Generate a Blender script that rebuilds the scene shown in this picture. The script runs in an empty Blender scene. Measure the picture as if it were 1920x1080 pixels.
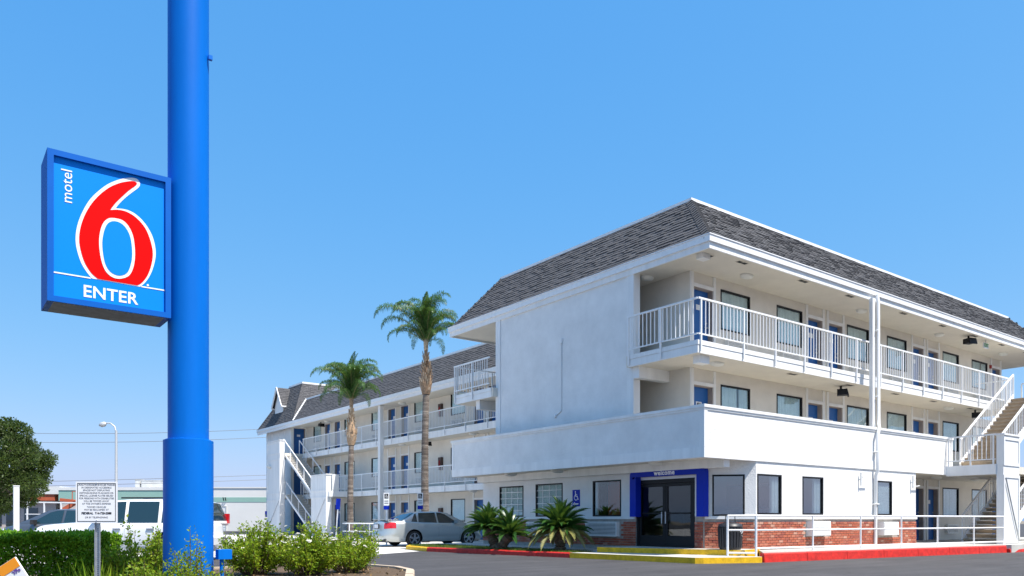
import bpy, bmesh, math, random
import numpy as np
from mathutils import Vector, Matrix
R = math.radians
rnd = random.Random(7)
SC = bpy.context.scene
COL = SC.collection
I4 = Matrix.Identity(4)
T = Matrix.Translation

# ------------------------------------------------------------------ camera, light
YAW = math.atan2(1105, 1464)
cd = bpy.data.cameras.new("camera"); cam = bpy.data.objects.new("camera", cd); COL.objects.link(cam)
cam.location = (0, 0, 1.12); cam.rotation_euler = (R(90), 0, -YAW)
cd.sensor_width = 36; cd.lens = 1464/1920*36; cd.shift_y = 434/1920; cd.clip_end = 2000
SC.camera = cam
EXPO = 2**0.78
SKY_CURVE = ((1.1, 1.38), (0.5, 0.97), (0.2, 1.12))     # (power, gain) for red, green, blue
SUN_EL, SUN_AZ = R(62.5), (0.3, -0.954)
sd = Vector((SUN_AZ[0]*math.cos(SUN_EL), SUN_AZ[1]*math.cos(SUN_EL), math.sin(SUN_EL))).normalized()
w = bpy.data.worlds.new("World"); SC.world = w; w.use_nodes = True
nt = w.node_tree; bg = nt.nodes["Background"]
sky = nt.nodes.new("ShaderNodeTexSky"); sky.sky_type = 'NISHITA'; sky.sun_disc = False
sky.sun_elevation = SUN_EL; sky.sun_rotation = math.atan2(sd.x, sd.y)
sky.air_density = 1.0; sky.dust_density = 1.0; sky.ozone_density = 3.0; sky.altitude = 0
# deepen the sky towards the saturated azure of the photograph (one smooth curve per channel, whole dome)
sep = nt.nodes.new("ShaderNodeSeparateColor"); cmb = nt.nodes.new("ShaderNodeCombineColor"); nt.links.new(sky.outputs[0], sep.inputs[0])
for i, (p_, k_) in enumerate(SKY_CURVE):
    a_ = nt.nodes.new("ShaderNodeMath"); a_.operation = 'MULTIPLY'; a_.inputs[1].default_value = 0.1
    b_ = nt.nodes.new("ShaderNodeMath"); b_.operation = 'POWER'; b_.inputs[1].default_value = p_
    c_ = nt.nodes.new("ShaderNodeMath"); c_.operation = 'MULTIPLY'; c_.inputs[1].default_value = k_*10/EXPO
    nt.links.new(sep.outputs[i], a_.inputs[0]); nt.links.new(a_.outputs[0], b_.inputs[0]); nt.links.new(b_.outputs[0], c_.inputs[0]); nt.links.new(c_.outputs[0], cmb.inputs[i])
nt.links.new(cmb.outputs[0], bg.inputs[0]); bg.inputs[1].default_value = 0.1
sl = bpy.data.lights.new("sun", 'SUN'); sl.energy = 4.7; sl.angle = R(0.53); sl.color = (1, 0.95, 0.87)
so = bpy.data.objects.new("sun", sl); COL.objects.link(so)
so.rotation_euler = sd.to_track_quat('Z', 'Y').to_euler(); so.location = (0, -20, 40)
SC.view_settings.view_transform = 'Standard'; SC.view_settings.look = 'None'
SC.view_settings.exposure = 0.78; SC.view_settings.gamma = 1; SC.view_settings.use_curve_mapping = False

# ------------------------------------------------------------------ materials
MATS = {}
def mat(name, col, rough=0.6, var=0.0, vscale=3.0, bump=0.0, bscale=60.0, metal=0.0, spec=0.5, coat=0.0, tone=None, streak=False, emit=0):
    """tone=(c0,c1,...) : colour ramp driven by per-face 'tone' attribute + object random"""
    m = bpy.data.materials.new(name); m.use_nodes = True; n = m.node_tree; b = n.nodes["Principled BSDF"]; L = n.links.new
    b.inputs["Roughness"].default_value = rough; b.inputs["Metallic"].default_value = metal
    b.inputs["Specular IOR Level"].default_value = spec
    if coat: b.inputs["Coat Weight"].default_value = coat; b.inputs["Coat Roughness"].default_value = 0.06
    tc = n.nodes.new("ShaderNodeTexCoord")
    src = None
    if tone:
        at = n.nodes.new("ShaderNodeAttribute"); at.attribute_name = "tone"
        oi = n.nodes.new("ShaderNodeObjectInfo")
        ad = n.nodes.new("ShaderNodeMath"); ad.operation = 'ADD'; L(at.outputs["Fac"], ad.inputs[0]); L(oi.outputs["Random"], ad.inputs[1])
        fr = n.nodes.new("ShaderNodeMath"); fr.operation = 'FRACT'; L(ad.outputs[0], fr.inputs[0])
        rp = n.nodes.new("ShaderNodeValToRGB"); cr = rp.color_ramp
        while len(cr.elements) < len(tone): cr.elements.new(0.5)
        for i, c in enumerate(tone): cr.elements[i].position = i/(len(tone)-1); cr.elements[i].color = (*c, 1)
        L(fr.outputs[0], rp.inputs[0]); src = rp.outputs[0]
    else:
        b.inputs["Base Color"].default_value = (*col, 1)
    if var:
        no = n.nodes.new("ShaderNodeTexNoise"); no.inputs["Scale"].default_value = vscale; no.inputs["Detail"].default_value = 6
        no.inputs["Roughness"].default_value = 0.65
        if streak:
            mp = n.nodes.new("ShaderNodeMapping"); mp.inputs["Scale"].default_value = (1, 1, 0.12); L(tc.outputs["Object"], mp.inputs[0]); L(mp.outputs[0], no.inputs["Vector"])
        else: L(tc.outputs["Object"], no.inputs["Vector"])
        mr = n.nodes.new("ShaderNodeMapRange"); mr.inputs[1].default_value = 0.3; mr.inputs[2].default_value = 0.7
        mr.inputs[3].default_value = 1-var; mr.inputs[4].default_value = 1+var*0.5; L(no.outputs["Fac"], mr.inputs[0])
        mx = n.nodes.new("ShaderNodeMix"); mx.data_type = 'RGBA'; mx.blend_type = 'MULTIPLY'; mx.inputs[0].default_value = 1
        if src: L(src, mx.inputs[6])
        else: mx.inputs[6].default_value = (*col, 1)
        L(mr.outputs[0], mx.inputs[7]); src = mx.outputs[2]
    if src: L(src, b.inputs["Base Color"])
    if bump:
        nb = n.nodes.new("ShaderNodeTexNoise"); nb.inputs["Scale"].default_value = bscale; nb.inputs["Detail"].default_value = 4
        L(tc.outputs["Object"], nb.inputs["Vector"])
        bp = n.nodes.new("ShaderNodeBump"); bp.inputs["Strength"].default_value = bump; bp.inputs["Distance"].default_value = 0.02
        L(nb.outputs["Fac"], bp.inputs["Height"]); L(bp.outputs[0], b.inputs["Normal"])
    if emit: b.inputs["Emission Color"].default_value = (*col, 1); b.inputs["Emission Strength"].default_value = emit
    MATS[name] = m; return m

def leafmat(name, tones, rough=0.5, trans=0.35, tcol=(0.25, 0.4, 0.04)):
    m = mat(name, (0, 0, 0), rough, tone=tones); n = m.node_tree; L = n.links.new
    b = n.nodes["Principled BSDF"]; out = n.nodes["Material Output"]; b.inputs["Specular IOR Level"].default_value = 0.25
    tr = n.nodes.new("ShaderNodeBsdfTranslucent"); tr.inputs[0].default_value = (*tcol, 1)
    src = b.inputs["Base Color"].links[0].from_socket
    mu = n.nodes.new("ShaderNodeMix"); mu.data_type = 'RGBA'; mu.blend_type = 'MIX'; mu.inputs[0].default_value = 0.55
    L(src, mu.inputs[6]); mu.inputs[7].default_value = (*tcol, 1); L(mu.outputs[2], tr.inputs[0])
    mx = n.nodes.new("ShaderNodeMixShader"); mx.inputs[0].default_value = trans
    L(b.outputs[0], mx.inputs[1]); L(tr.outputs[0], mx.inputs[2]); L(mx.outputs[0], out.inputs[0]); return m

def glassmat(name, tint=(0.85, 0.93, 0.92), base=0.06):
    m = bpy.data.materials.new(name); m.use_nodes = True; n = m.node_tree; L = n.links.new
    n.nodes.remove(n.nodes["Principled BSDF"]); out = n.nodes["Material Output"]
    tr = n.nodes.new("ShaderNodeBsdfTransparent"); tr.inputs[0].default_value = (*tint, 1)
    gl = n.nodes.new("ShaderNodeBsdfGlossy"); gl.inputs["Roughness"].default_value = 0.01
    lw = n.nodes.new("ShaderNodeLayerWeight"); lw.inputs[0].default_value = 0.5
    pw = n.nodes.new("ShaderNodeMath"); pw.operation = 'POWER'; pw.inputs[1].default_value = 4.0; L(lw.outputs["Facing"], pw.inputs[0])
    ad = n.nodes.new("ShaderNodeMath"); ad.operation = 'MULTIPLY_ADD'; ad.use_clamp = True; ad.inputs[1].default_value = 1-base; ad.inputs[2].default_value = base; L(pw.outputs[0], ad.inputs[0])
    tc = n.nodes.new("ShaderNodeTexCoord"); nb = n.nodes.new("ShaderNodeTexNoise"); nb.inputs["Scale"].default_value = 1.3; nb.inputs["Detail"].default_value = 1
    L(tc.outputs["Object"], nb.inputs["Vector"])
    bp = n.nodes.new("ShaderNodeBump"); bp.inputs["Strength"].default_value = 0.05; bp.inputs["Distance"].default_value = 0.05
    L(nb.outputs["Fac"], bp.inputs["Height"]); L(bp.outputs[0], gl.inputs["Normal"])
    mx = n.nodes.new("ShaderNodeMixShader"); L(ad.outputs[0], mx.inputs[0]); L(tr.outputs[0], mx.inputs[1]); L(gl.outputs[0], mx.inputs[2]); L(mx.outputs[0], out.inputs[0])
    MATS[name] = m; return m

def asphaltmat():
    m = mat("asphalt", (0.058, 0.055, 0.057), 0.85, var=0.25, vscale=0.5, bump=0.35, bscale=90)
    n = m.node_tree; L = n.links.new; b = n.nodes["Principled BSDF"]; src = b.inputs["Base Color"].links[0].from_socket
    tc = [x for x in n.nodes if x.bl_idname == "ShaderNodeTexCoord"][0]
    no = n.nodes.new("ShaderNodeTexNoise"); no.inputs["Scale"].default_value = 70; no.inputs["Detail"].default_value = 3; L(tc.outputs["Object"], no.inputs["Vector"])
    rp = n.nodes.new("ShaderNodeValToRGB"); rp.color_ramp.elements[0].position = 0.35; rp.color_ramp.elements[0].color = (.65, .65, .65, 1)
    rp.color_ramp.elements[1].position = 0.7; rp.color_ramp.elements[1].color = (1.35, 1.35, 1.35, 1); L(no.outputs["Fac"], rp.inputs[0])
    mx = n.nodes.new("ShaderNodeMix"); mx.data_type = 'RGBA'; mx.blend_type = 'MULTIPLY'; mx.inputs[0].default_value = 1
    L(src, mx.inputs[6]); L(rp.outputs[0], mx.inputs[7])
    # seal-coat sweeps: stretched noise
    mp = n.nodes.new("ShaderNodeMapping"); mp.inputs["Rotation"].default_value = (0, 0, R(12)); mp.inputs["Scale"].default_value = (0.25, 2.2, 1)
    L(tc.outputs["Object"], mp.inputs[0]); n2 = n.nodes.new("ShaderNodeTexNoise"); n2.inputs["Scale"].default_value = 1.1; n2.inputs["Detail"].default_value = 5; L(mp.outputs[0], n2.inputs["Vector"])
    r2 = n.nodes.new("ShaderNodeMapRange"); r2.inputs[1].default_value = .35; r2.inputs[2].default_value = .65; r2.inputs[3].default_value = .82; r2.inputs[4].default_value = 1.15; L(n2.outputs["Fac"], r2.inputs[0])
    m2 = n.nodes.new("ShaderNodeMix"); m2.data_type = 'RGBA'; m2.blend_type = 'MULTIPLY'; m2.inputs[0].default_value = 1
    L(mx.outputs[2], m2.inputs[6]); L(r2.outputs[0], m2.inputs[7])
    # hairline cracks
    vo = n.nodes.new("ShaderNodeTexVoronoi"); vo.feature = 'DISTANCE_TO_EDGE'; vo.inputs["Scale"].default_value = 0.33
    nw = n.nodes.new("ShaderNodeTexNoise"); nw.inputs["Scale"].default_value = 1.7; nw.inputs["Detail"].default_value = 5; L(tc.outputs["Object"], nw.inputs["Vector"])
    va = n.nodes.new("ShaderNodeMix"); va.data_type = 'RGBA'; va.blend_type = 'ADD'; va.inputs[0].default_value = 0.9; L(tc.outputs["Object"], va.inputs[6]); L(nw.outputs["Color"], va.inputs[7])
    L(va.outputs[2], vo.inputs["Vector"])
    r3 = n.nodes.new("ShaderNodeMapRange"); r3.inputs[1].default_value = 0.0; r3.inputs[2].default_value = 0.006; r3.inputs[3].default_value = 0.55; r3.inputs[4].default_value = 1; L(vo.outputs["Distance"], r3.inputs[0])
    m3 = n.nodes.new("ShaderNodeMix"); m3.data_type = 'RGBA'; m3.blend_type = 'MULTIPLY'; m3.inputs[0].default_value = 1
    L(m2.outputs[2], m3.inputs[6]); L(r3.outputs[0], m3.inputs[7]); L(m3.outputs[2], b.inputs["Base Color"])
    return m

M = MATS
mat("stucco", (0.76, 0.76, 0.75), 0.85, var=0.1, vscale=1.3, bump=0.55, bscale=22)
mat("stucco_trim", (0.79, 0.79, 0.78), 0.6, var=0.12, vscale=2.5, bump=0.1, bscale=40, streak=True)
mat("corridor_wall", (0.69, 0.65, 0.58), 0.85, var=0.08, vscale=1.5, bump=0.3, bscale=30)
mat("soffit", (0.68, 0.64, 0.56), 0.8, var=0.08, vscale=1.2, bump=0.15, bscale=40)
mat("rail_white", (0.8, 0.8, 0.8), 0.4, var=0.08, vscale=6)
mat("shingle", (0, 0, 0), 0.9, tone=((0.068, 0.068, 0.073), (0.086, 0.086, 0.091), (0.1, 0.099, 0.105), (0.075, 0.074, 0.08), (0.112, 0.111, 0.116)), var=0.18, vscale=60, bump=0.5, bscale=150)
mat("roof_deck", (0.03, 0.028, 0.03), 0.9)
mat("flat_roof", (0.5, 0.5, 0.48), 0.9, var=0.1)
mat("door_blue", (0.012, 0.11, 0.36), 0.45, var=0.1, vscale=2)
mat("jamb", (0.33, 0.28, 0.25), 0.7, var=0.1)
mat("surround_blue", (0.0, 0.022, 0.38), 0.5, spec=0.2, var=0.05)
mat("pole_blue", (0.0, 0.145, 0.58), 0.45, spec=0.15, var=0.16, vscale=1.6, bump=0.05, bscale=8, streak=True)
mat("sign_frame_blue", (0.0, 0.11, 0.48), 0.55, spec=0.15, var=0.08)
mat("sign_under", (0.12, 0.15, 0.18), 0.55, var=0.4, vscale=8)
mat("sign_face", (0.0, 0.23, 0.8), 0.5, spec=0.12)
mat("sign_red", (0.72, 0.0015, 0.002), 0.55, spec=0.06)
mat("sign_white", (0.85, 0.85, 0.85), 0.35)
mat("black_frame", (0.008, 0.008, 0.01), 0.5, spec=0.3)
mat("black_ink", (0.02, 0.02, 0.02), 0.6)
mat("grey_ink", (0.16, 0.16, 0.17), 0.6)
mat("white_plate", (0.75, 0.76, 0.78), 0.5)
mat("curtain", (0.8, 0.84, 0.86), 0.9, var=0.08, vscale=3)
mat("blind", (0.8, 0.82, 0.83), 0.7, var=0.06)
mat("ac_white", (0.74, 0.74, 0.72), 0.5, var=0.08, vscale=6)
mat("ac_dark", (0.1, 0.1, 0.1), 0.6)
mat("lobby_white", (0.82, 0.82, 0.8), 0.8)
mat("lobby_red", (0.55, 0.07, 0.02), 0.7)
mat("lobby_floor", (0.15, 0.13, 0.11), 0.4)
mat("poster_teal", (0.05, 0.2, 0.22), 0.5)
mat("brick", (0, 0, 0), 0.85, tone=((0.36, 0.085, 0.045), (0.44, 0.12, 0.06), (0.38, 0.095, 0.05), (0.48, 0.17, 0.1), (0.3, 0.075, 0.05), (0.43, 0.13, 0.075), (0.52, 0.28, 0.2)), var=0.3, vscale=25, bump=0.6, bscale=60)
mat("mortar", (0.38, 0.34, 0.3), 0.95, var=0.25, vscale=8, bump=0.4)
asphaltmat()
mat("concrete", (0.5, 0.48, 0.44), 0.85, var=0.18, vscale=1.5, bump=0.25, bscale=50)
mat("concrete_drive", (0.55, 0.53, 0.5), 0.85, var=0.12, vscale=0.7, bump=0.2, bscale=40)
mat("concrete_tan", (0.5, 0.4, 0.3), 0.9, var=0.2, vscale=4, bump=0.4, bscale=50)
mat("paint_red", (0.62, 0.022, 0.012), 0.6, var=0.4, vscale=7, bump=0.25, bscale=40)
mat("paint_yellow", (0.8, 0.47, 0.004), 0.6, var=0.35, vscale=6, bump=0.25, bscale=40)
mat("tread_pale", (0.6, 0.57, 0.52), 0.85, var=0.12, vscale=5)
mat("tread_tan", (0.42, 0.34, 0.25), 0.85, var=0.15, vscale=5, bump=0.2)
mat("earth", (0.2, 0.17, 0.13), 0.95, var=0.3, vscale=0.8, bump=0.5)
mat("mulch", (0.11, 0.07, 0.04), 0.95, var=0.5, vscale=20, bump=0.8, bscale=60)
mat("far_white", (0.78, 0.77, 0.74), 0.8, var=0.06, vscale=0.3)
mat("far_teal", (0.3, 0.5, 0.43), 0.7, var=0.06, vscale=0.5)
mat("far_pink", (0.6, 0.5, 0.45), 0.8, var=0.06, vscale=0.5)
mat("far_red", (0.55, 0.12, 0.05), 0.7, var=0.15)
mat("far_roofunit", (0.55, 0.56, 0.56), 0.6, var=0.2, vscale=2)
mat("lamp_grey", (0.5, 0.51, 0.52), 0.45, metal=0.3)
mat("galv", (0.52, 0.55, 0.58), 0.4, metal=0.75, var=0.2, vscale=20)
mat("car_silver", (0.5, 0.53, 0.52), 0.3, metal=0.5, coat=1.0)
mat("car_white", (0.8, 0.81, 0.82), 0.3, coat=1.0)
mat("car_dark", (0.1, 0.11, 0.125), 0.28, metal=0.5, coat=1.0)
mat("car_glass", (0.012, 0.03, 0.035), 0.04, spec=0.9, coat=0.6)
mat("car_black", (0.015, 0.015, 0.016), 0.5)
mat("tyre", (0.02, 0.02, 0.021), 0.85, bump=0.2)
mat("rim_silver", (0.62, 0.63, 0.65), 0.25, metal=0.9)
mat("tail_red", (0.55, 0.008, 0.012), 0.12, coat=1)
mat("lamp_clear", (0.75, 0.77, 0.78), 0.08, coat=1)
mat("chrome", (0.75, 0.76, 0.78), 0.12, metal=1)
mat("bin_black", (0.025, 0.026, 0.03), 0.45, var=0.2)
mat("orange", (0.85, 0.3, 0.01), 0.5)
mat("purple", (0.12, 0.05, 0.3), 0.5)
mat("exit_green", (0.03, 0.28, 0.05), 0.5)
mat("ext_red", (0.3, 0.02, 0.02), 0.5)
mat("cabinet_brown", (0.07, 0.035, 0.025), 0.5)
mat("palm_bark", (0.17, 0.14, 0.12), 0.95, var=0.55, vscale=5, bump=0.8, bscale=18)
mat("palm_ring", (0, 0, 0), 0.95, tone=((0.1, 0.08, 0.068), (0.2, 0.165, 0.14), (0.14, 0.112, 0.095), (0.29, 0.25, 0.215), (0.12, 0.095, 0.08)), var=0.45, vscale=7, bump=0.6, bscale=25)
mat("palm_boot", (0, 0, 0), 0.95, tone=((0.4, 0.27, 0.17), (0.58, 0.45, 0.31), (0.26, 0.15, 0.08), (0.66, 0.55, 0.42)), var=0.6, vscale=14)
mat("palm_stem", (0.22, 0.2, 0.07), 0.6, var=0.2, vscale=8)
mat("bark", (0.3, 0.26, 0.21), 0.95, var=0.3, vscale=8, bump=0.8, bscale=25)
mat("twig", (0.13, 0.09, 0.05), 0.9, var=0.3, vscale=20)
mat("cycad_bark", (0.16, 0.12, 0.08), 0.95, var=0.45, vscale=14, bump=1, bscale=22)
mat("petal_white", (0.82, 0.8, 0.74), 0.6)
mat("petal_red", (0.6, 0.08, 0.05), 0.6)
mat("wire", (0.2, 0.2, 0.21), 0.6)
mat("light_lens", (0.7, 0.7, 0.66), 0.4)
leafmat("palm_leaf", ((0.025, 0.075, 0.018), (0.055, 0.14, 0.028), (0.04, 0.1, 0.03), (0.1, 0.2, 0.05)), 0.4, 0.25)
leafmat("cycad_leaf", ((0.02, 0.07, 0.015), (0.035, 0.11, 0.02), (0.025, 0.085, 0.02), (0.06, 0.14, 0.03)), 0.3, 0.15)
leafmat("cycad_leaf_old", ((0.22, 0.22, 0.06), (0.3, 0.27, 0.1), (0.16, 0.19, 0.05)), 0.45, 0.15)
leafmat("hedge_leaf", ((0.07, 0.2, 0.01), (0.2, 0.4, 0.02), (0.1, 0.27, 0.012), (0.36, 0.52, 0.04)), 0.45, 0.35, (0.3, 0.5, 0.03))
leafmat("rose_leaf", ((0.1, 0.21, 0.012), (0.2, 0.34, 0.016), (0.27, 0.38, 0.02), (0.055, 0.13, 0.01), (0.36, 0.38, 0.03), (0.13, 0.26, 0.014)), 0.55, 0.4, (0.5, 0.6, 0.03))
leafmat("dry_leaf", ((0.3,0.19,0.08), (0.2,0.11,0.05), (0.38,0.28,0.14), (0.12,0.08,0.04)), 0.8, 0.1, (0.3,0.2,0.08))
leafmat("tree_leaf", ((0.03, 0.055, 0.012), (0.05, 0.08, 0.02), (0.035, 0.06, 0.015), (0.085, 0.11, 0.035)), 0.45, 0.2)
leafmat("grass_blade", ((0.07, 0.14, 0.02), (0.11, 0.19, 0.03), (0.2, 0.22, 0.06)), 0.6, 0.3)
glassmat("glass", (0.9, 0.96, 0.96), 0.09)
glassmat("glass_film", (0.8, 0.86, 0.88), 0.2)
glassmat("glass_dark", (0.55, 0.58, 0.58), 0.07)

# ------------------------------------------------------------------ mesh builder and object helpers
class MB:
    def __init__(s): s.v = []; s.f = []; s.m = []; s.t = []; s.cur = 0; s.tone = 0.0
    def vs(s, pts): b = len(s.v); s.v += [tuple(p) for p in pts]; return b
    def face(s, idx): s.f.append(tuple(idx)); s.m.append(s.cur); s.t.append(s.tone)
    def poly(s, pts): b = s.vs(pts); s.face(range(b, b+len(pts)))
    def box(s, x0, y0, z0, x1, y1, z1):
        if x0 > x1: x0, x1 = x1, x0
        if y0 > y1: y0, y1 = y1, y0
        if z0 > z1: z0, z1 = z1, z0
        b = s.vs([(x0,y0,z0),(x1,y0,z0),(x1,y1,z0),(x0,y1,z0),(x0,y0,z1),(x1,y0,z1),(x1,y1,z1),(x0,y1,z1)])
        for q in ((0,3,2,1),(4,5,6,7),(0,1,5,4),(1,2,6,5),(2,3,7,6),(3,0,4,7)): s.face([b+i for i in q])
    def bar(s, p, q, w, h, up=(0,0,1)):
        p, q = Vector(p), Vector(q); d = (q-p).normalized(); u = Vector(up)
        sd_ = d.cross(u)
        if sd_.length < 1e-4: sd_ = d.cross(Vector((1,0,0)))
        sd_.normalize(); u = sd_.cross(d).normalized(); a = sd_*w/2; c = u*h/2
        b = s.vs([p-a-c,p+a-c,p+a+c,p-a+c,q-a-c,q+a-c,q+a+c,q-a+c])
        for k in ((0,3,2,1),(4,5,6,7),(0,1,5,4),(1,2,6,5),(2,3,7,6),(3,0,4,7)): s.face([b+i for i in k])
    def tube(s, pts, rs, n=8, cap=True):
        pts = [Vector(p) for p in pts]
        if not isinstance(rs, (list, tuple)): rs = [rs]*len(pts)
        prev = None; rings = []
        for i, p in enumerate(pts):
            d = (pts[min(i+1, len(pts)-1)]-pts[max(i-1, 0)]).normalized()
            a = prev if prev else (Vector((1,0,0)) if abs(d.x) < 0.8 else Vector((0,1,0)))
            a = (a-d*a.dot(d)).normalized(); prev = a; b_ = d.cross(a)
            rings.append(s.vs([p+(a*math.cos(t)+b_*math.sin(t))*rs[i] for t in [2*math.pi*k/n for k in range(n)]]))
        for r0, r1 in zip(rings, rings[1:]):
            for k in range(n): s.face((r0+k, r0+(k+1)%n, r1+(k+1)%n, r1+k))
        if cap:
            a0 = s.vs(s.v[rings[0]:rings[0]+n]); a1 = s.vs(s.v[rings[-1]:rings[-1]+n])
            s.face([a0+k for k in reversed(range(n))]); s.face([a1+k for k in range(n)])
    def prism(s, poly, z0, z1, top=None):
        """vertical prism of a ccw xy polygon; top = material slot of the top face"""
        n = len(poly); b = s.vs([(x,y,z0) for x,y in poly]+[(x,y,z1) for x,y in poly])
        for k in range(n): s.face((b+k, b+(k+1)%n, b+n+(k+1)%n, b+n+k))
        s.face([b+k for k in reversed(range(n))])
        c = s.cur
        if top is not None: s.cur = top
        s.face([b+n+k for k in range(n)]); s.cur = c
    def extr(s, pts, off):
        """prism of a planar 3D polygon extruded by vector off"""
        off = Vector(off); n = len(pts); b = s.vs([Vector(p) for p in pts]+[Vector(p)+off for p in pts])
        s.face([b+k for k in range(n)]); s.face([b+n+k for k in reversed(range(n))])
        for k in range(n): s.face((b+k, b+n+k, b+n+(k+1)%n, b+(k+1)%n))
    def mesh(s, name, mats, smooth=False, M_=None):
        me = bpy.data.meshes.new(name)
        v = s.v if M_ is None else [tuple(M_ @ Vector(p)) for p in s.v]
        me.from_pydata(v, [], s.f)
        for m_ in (mats if isinstance(mats, (list, tuple)) else [mats]): me.materials.append(MATS[m_])
        me.polygons.foreach_set("material_index", s.m)
        if smooth: me.polygons.foreach_set("use_smooth", [True]*len(s.f))
        if any(s.t):
            at = me.attributes.new("tone", 'FLOAT', 'FACE'); at.data.foreach_set("value", s.t)
        me.update(); return me
    def fix(s, me):
        bm = bmesh.new(); bm.from_mesh(me); bmesh.ops.recalc_face_normals(bm, faces=bm.faces); bm.to_mesh(me); bm.free(); return me

WM = {}
def link(o, parent, world):
    COL.objects.link(o)
    if parent is not None:
        o.parent = parent; o.matrix_parent_inverse = WM[parent.as_pointer()].inverted()
    o.matrix_basis = world; WM[o.as_pointer()] = world
    return o
def add(name, me, parent=None, world=I4): return link(bpy.data.objects.new(name, me), parent, world)
def put(name, mb, mats, parent=None, world=I4, smooth=False, fix=False, stuff=False, label=None):
    me = mb.mesh(name, mats, smooth)
    if fix: mb.fix(me)
    o = add(name, me, parent, world)
    if stuff: o["kind"] = "stuff"
    if label: o["label"] = label
    return o
def tag(o, label, cat, group=None):
    o["label"] = label; o["category"] = cat
    if group: o["group"] = group
    return o
def thing(name, label, cat, loc=(0,0,0), rz=0, group=None):
    o = bpy.data.objects.new(name, None); o.empty_display_size = 0.3
    link(o, None, T(loc) @ Matrix.Rotation(rz, 4, 'Z')); return tag(o, label, cat, group)
def structure(o): o["kind"] = "structure"; return o
def copy_tree(o, parent=None, world=None):
    c = o.copy(); COL.objects.link(c)
    if parent is None: c.parent = None; c.matrix_basis = world
    else: c.parent = parent
    for ch in o.children: copy_tree(ch, c)
    return c
def sub_obj(name, me, parent, local):
    """child placed in its parent's own frame"""
    return add(name, me, parent, WM[parent.as_pointer()] @ local)

def text_mesh(body, size, mats, bold=0.0, extrude=0.002, align='CENTER', spacing=1.0, line=1.0):
    cu = bpy.data.curves.new("lettering", 'FONT'); cu.body = body; cu.size = size; cu.align_x = align; cu.align_y = 'CENTER'
    cu.offset = bold; cu.extrude = extrude; cu.resolution_u = 3; cu.space_character = spacing; cu.space_line = line
    o = bpy.data.objects.new("lettering", cu); COL.objects.link(o)
    dg = bpy.context.evaluated_depsgraph_get(); me = bpy.data.meshes.new_from_object(o.evaluated_get(dg))
    bpy.data.objects.remove(o); me.materials.clear(); me.materials.append(MATS[mats]); return me
# frames: text written in x(right), y(up); facing -Y or -X
FACE_NY = Matrix(((1,0,0,0),(0,0,-1,0),(0,1,0,0),(0,0,0,1)))       # x->+X, y->+Z, z->-Y
FACE_NX = Matrix(((0,0,-1,0),(-1,0,0,0),(0,1,0,0),(0,0,0,1)))      # x->-Y, y->+Z, z->-X
# wall frames: local x along wall to the right as seen, y into the wall, z up
W_NY = I4
W_NX = Matrix.Rotation(R(-90), 4, 'Z')                              # x->-Y, y->+X

def leaves(name, P, D, size, mats, parent=None, world=I4, wr=0.5, fold=0.15, seed=0, jitter=0.6, tone=None, stuff=False):
    rg = np.random.default_rng(seed); n = len(P)
    P = np.asarray(P, float); D = np.asarray(D, float)
    d = D + rg.normal(0, jitter, (n, 3)); d /= np.linalg.norm(d, axis=1)[:, None]+1e-9
    r = rg.normal(0, 1, (n, 3)); s_ = np.cross(d, r); s_ /= np.linalg.norm(s_, axis=1)[:, None]+1e-9
    nn = np.cross(s_, d)
    L = (size*rg.uniform(0.65, 1.25, n))[:, None]; W_ = L*wr*rg.uniform(0.8, 1.2, n)[:, None]
    v = np.empty((n, 4, 3)); v[:, 0] = P; v[:, 1] = P+d*L*0.5+s_*W_*0.5+nn*L*fold; v[:, 2] = P+d*L; v[:, 3] = P+d*L*0.5-s_*W_*0.5+nn*L*fold
    idx = np.arange(n)*4
    f = np.empty((n, 2, 3), int); f[:, 0] = np.stack([idx, idx+1, idx+2], 1); f[:, 1] = np.stack([idx, idx+2, idx+3], 1)
    me = bpy.data.meshes.new(name); me.vertices.add(n*4); me.vertices.foreach_set("co", v.ravel())
    me.loops.add(n*6); me.loops.foreach_set("vertex_index", f.ravel())
    me.polygons.add(n*2); me.polygons.foreach_set("loop_start", np.arange(n*2)*3)
    me.update(calc_edges=True)
    t = rg.uniform(0, 1, n) if tone is None else tone
    at = me.attributes.new("tone", 'FLOAT', 'FACE'); at.data.foreach_set("value", np.repeat(t, 2).astype(np.float32))
    me.materials.append(MATS[mats]); me.validate()
    o = add(name, me, parent, world)
    if stuff: o["kind"] = "stuff"
    return o

def wall(mb, axis, a0, a1, z0, z1, c0, c1, ops=()):
    """wall along axis ('x' or 'y') with rectangular openings (b0,b1,zz0,zz1)"""
    cuts = sorted({a0, a1, *[max(a0, min(a1, o[0])) for o in ops], *[max(a0, min(a1, o[1])) for o in ops]})
    for p, q in zip(cuts, cuts[1:]):
        if q-p < 1e-6: continue
        mid = (p+q)/2; z = z0
        for o in sorted([o for o in ops if o[0] < mid < o[1]], key=lambda o: o[2]):
            if o[2] > z+1e-6: mb.box(*( (p,c0,z,q,c1,o[2]) if axis == 'x' else (c0,p,z,c1,q,o[2])))
            z = max(z, o[3])
        if z < z1-1e-6: mb.box(*( (p,c0,z,q,c1,z1) if axis == 'x' else (c0,p,z,c1,q,z1)))

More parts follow.
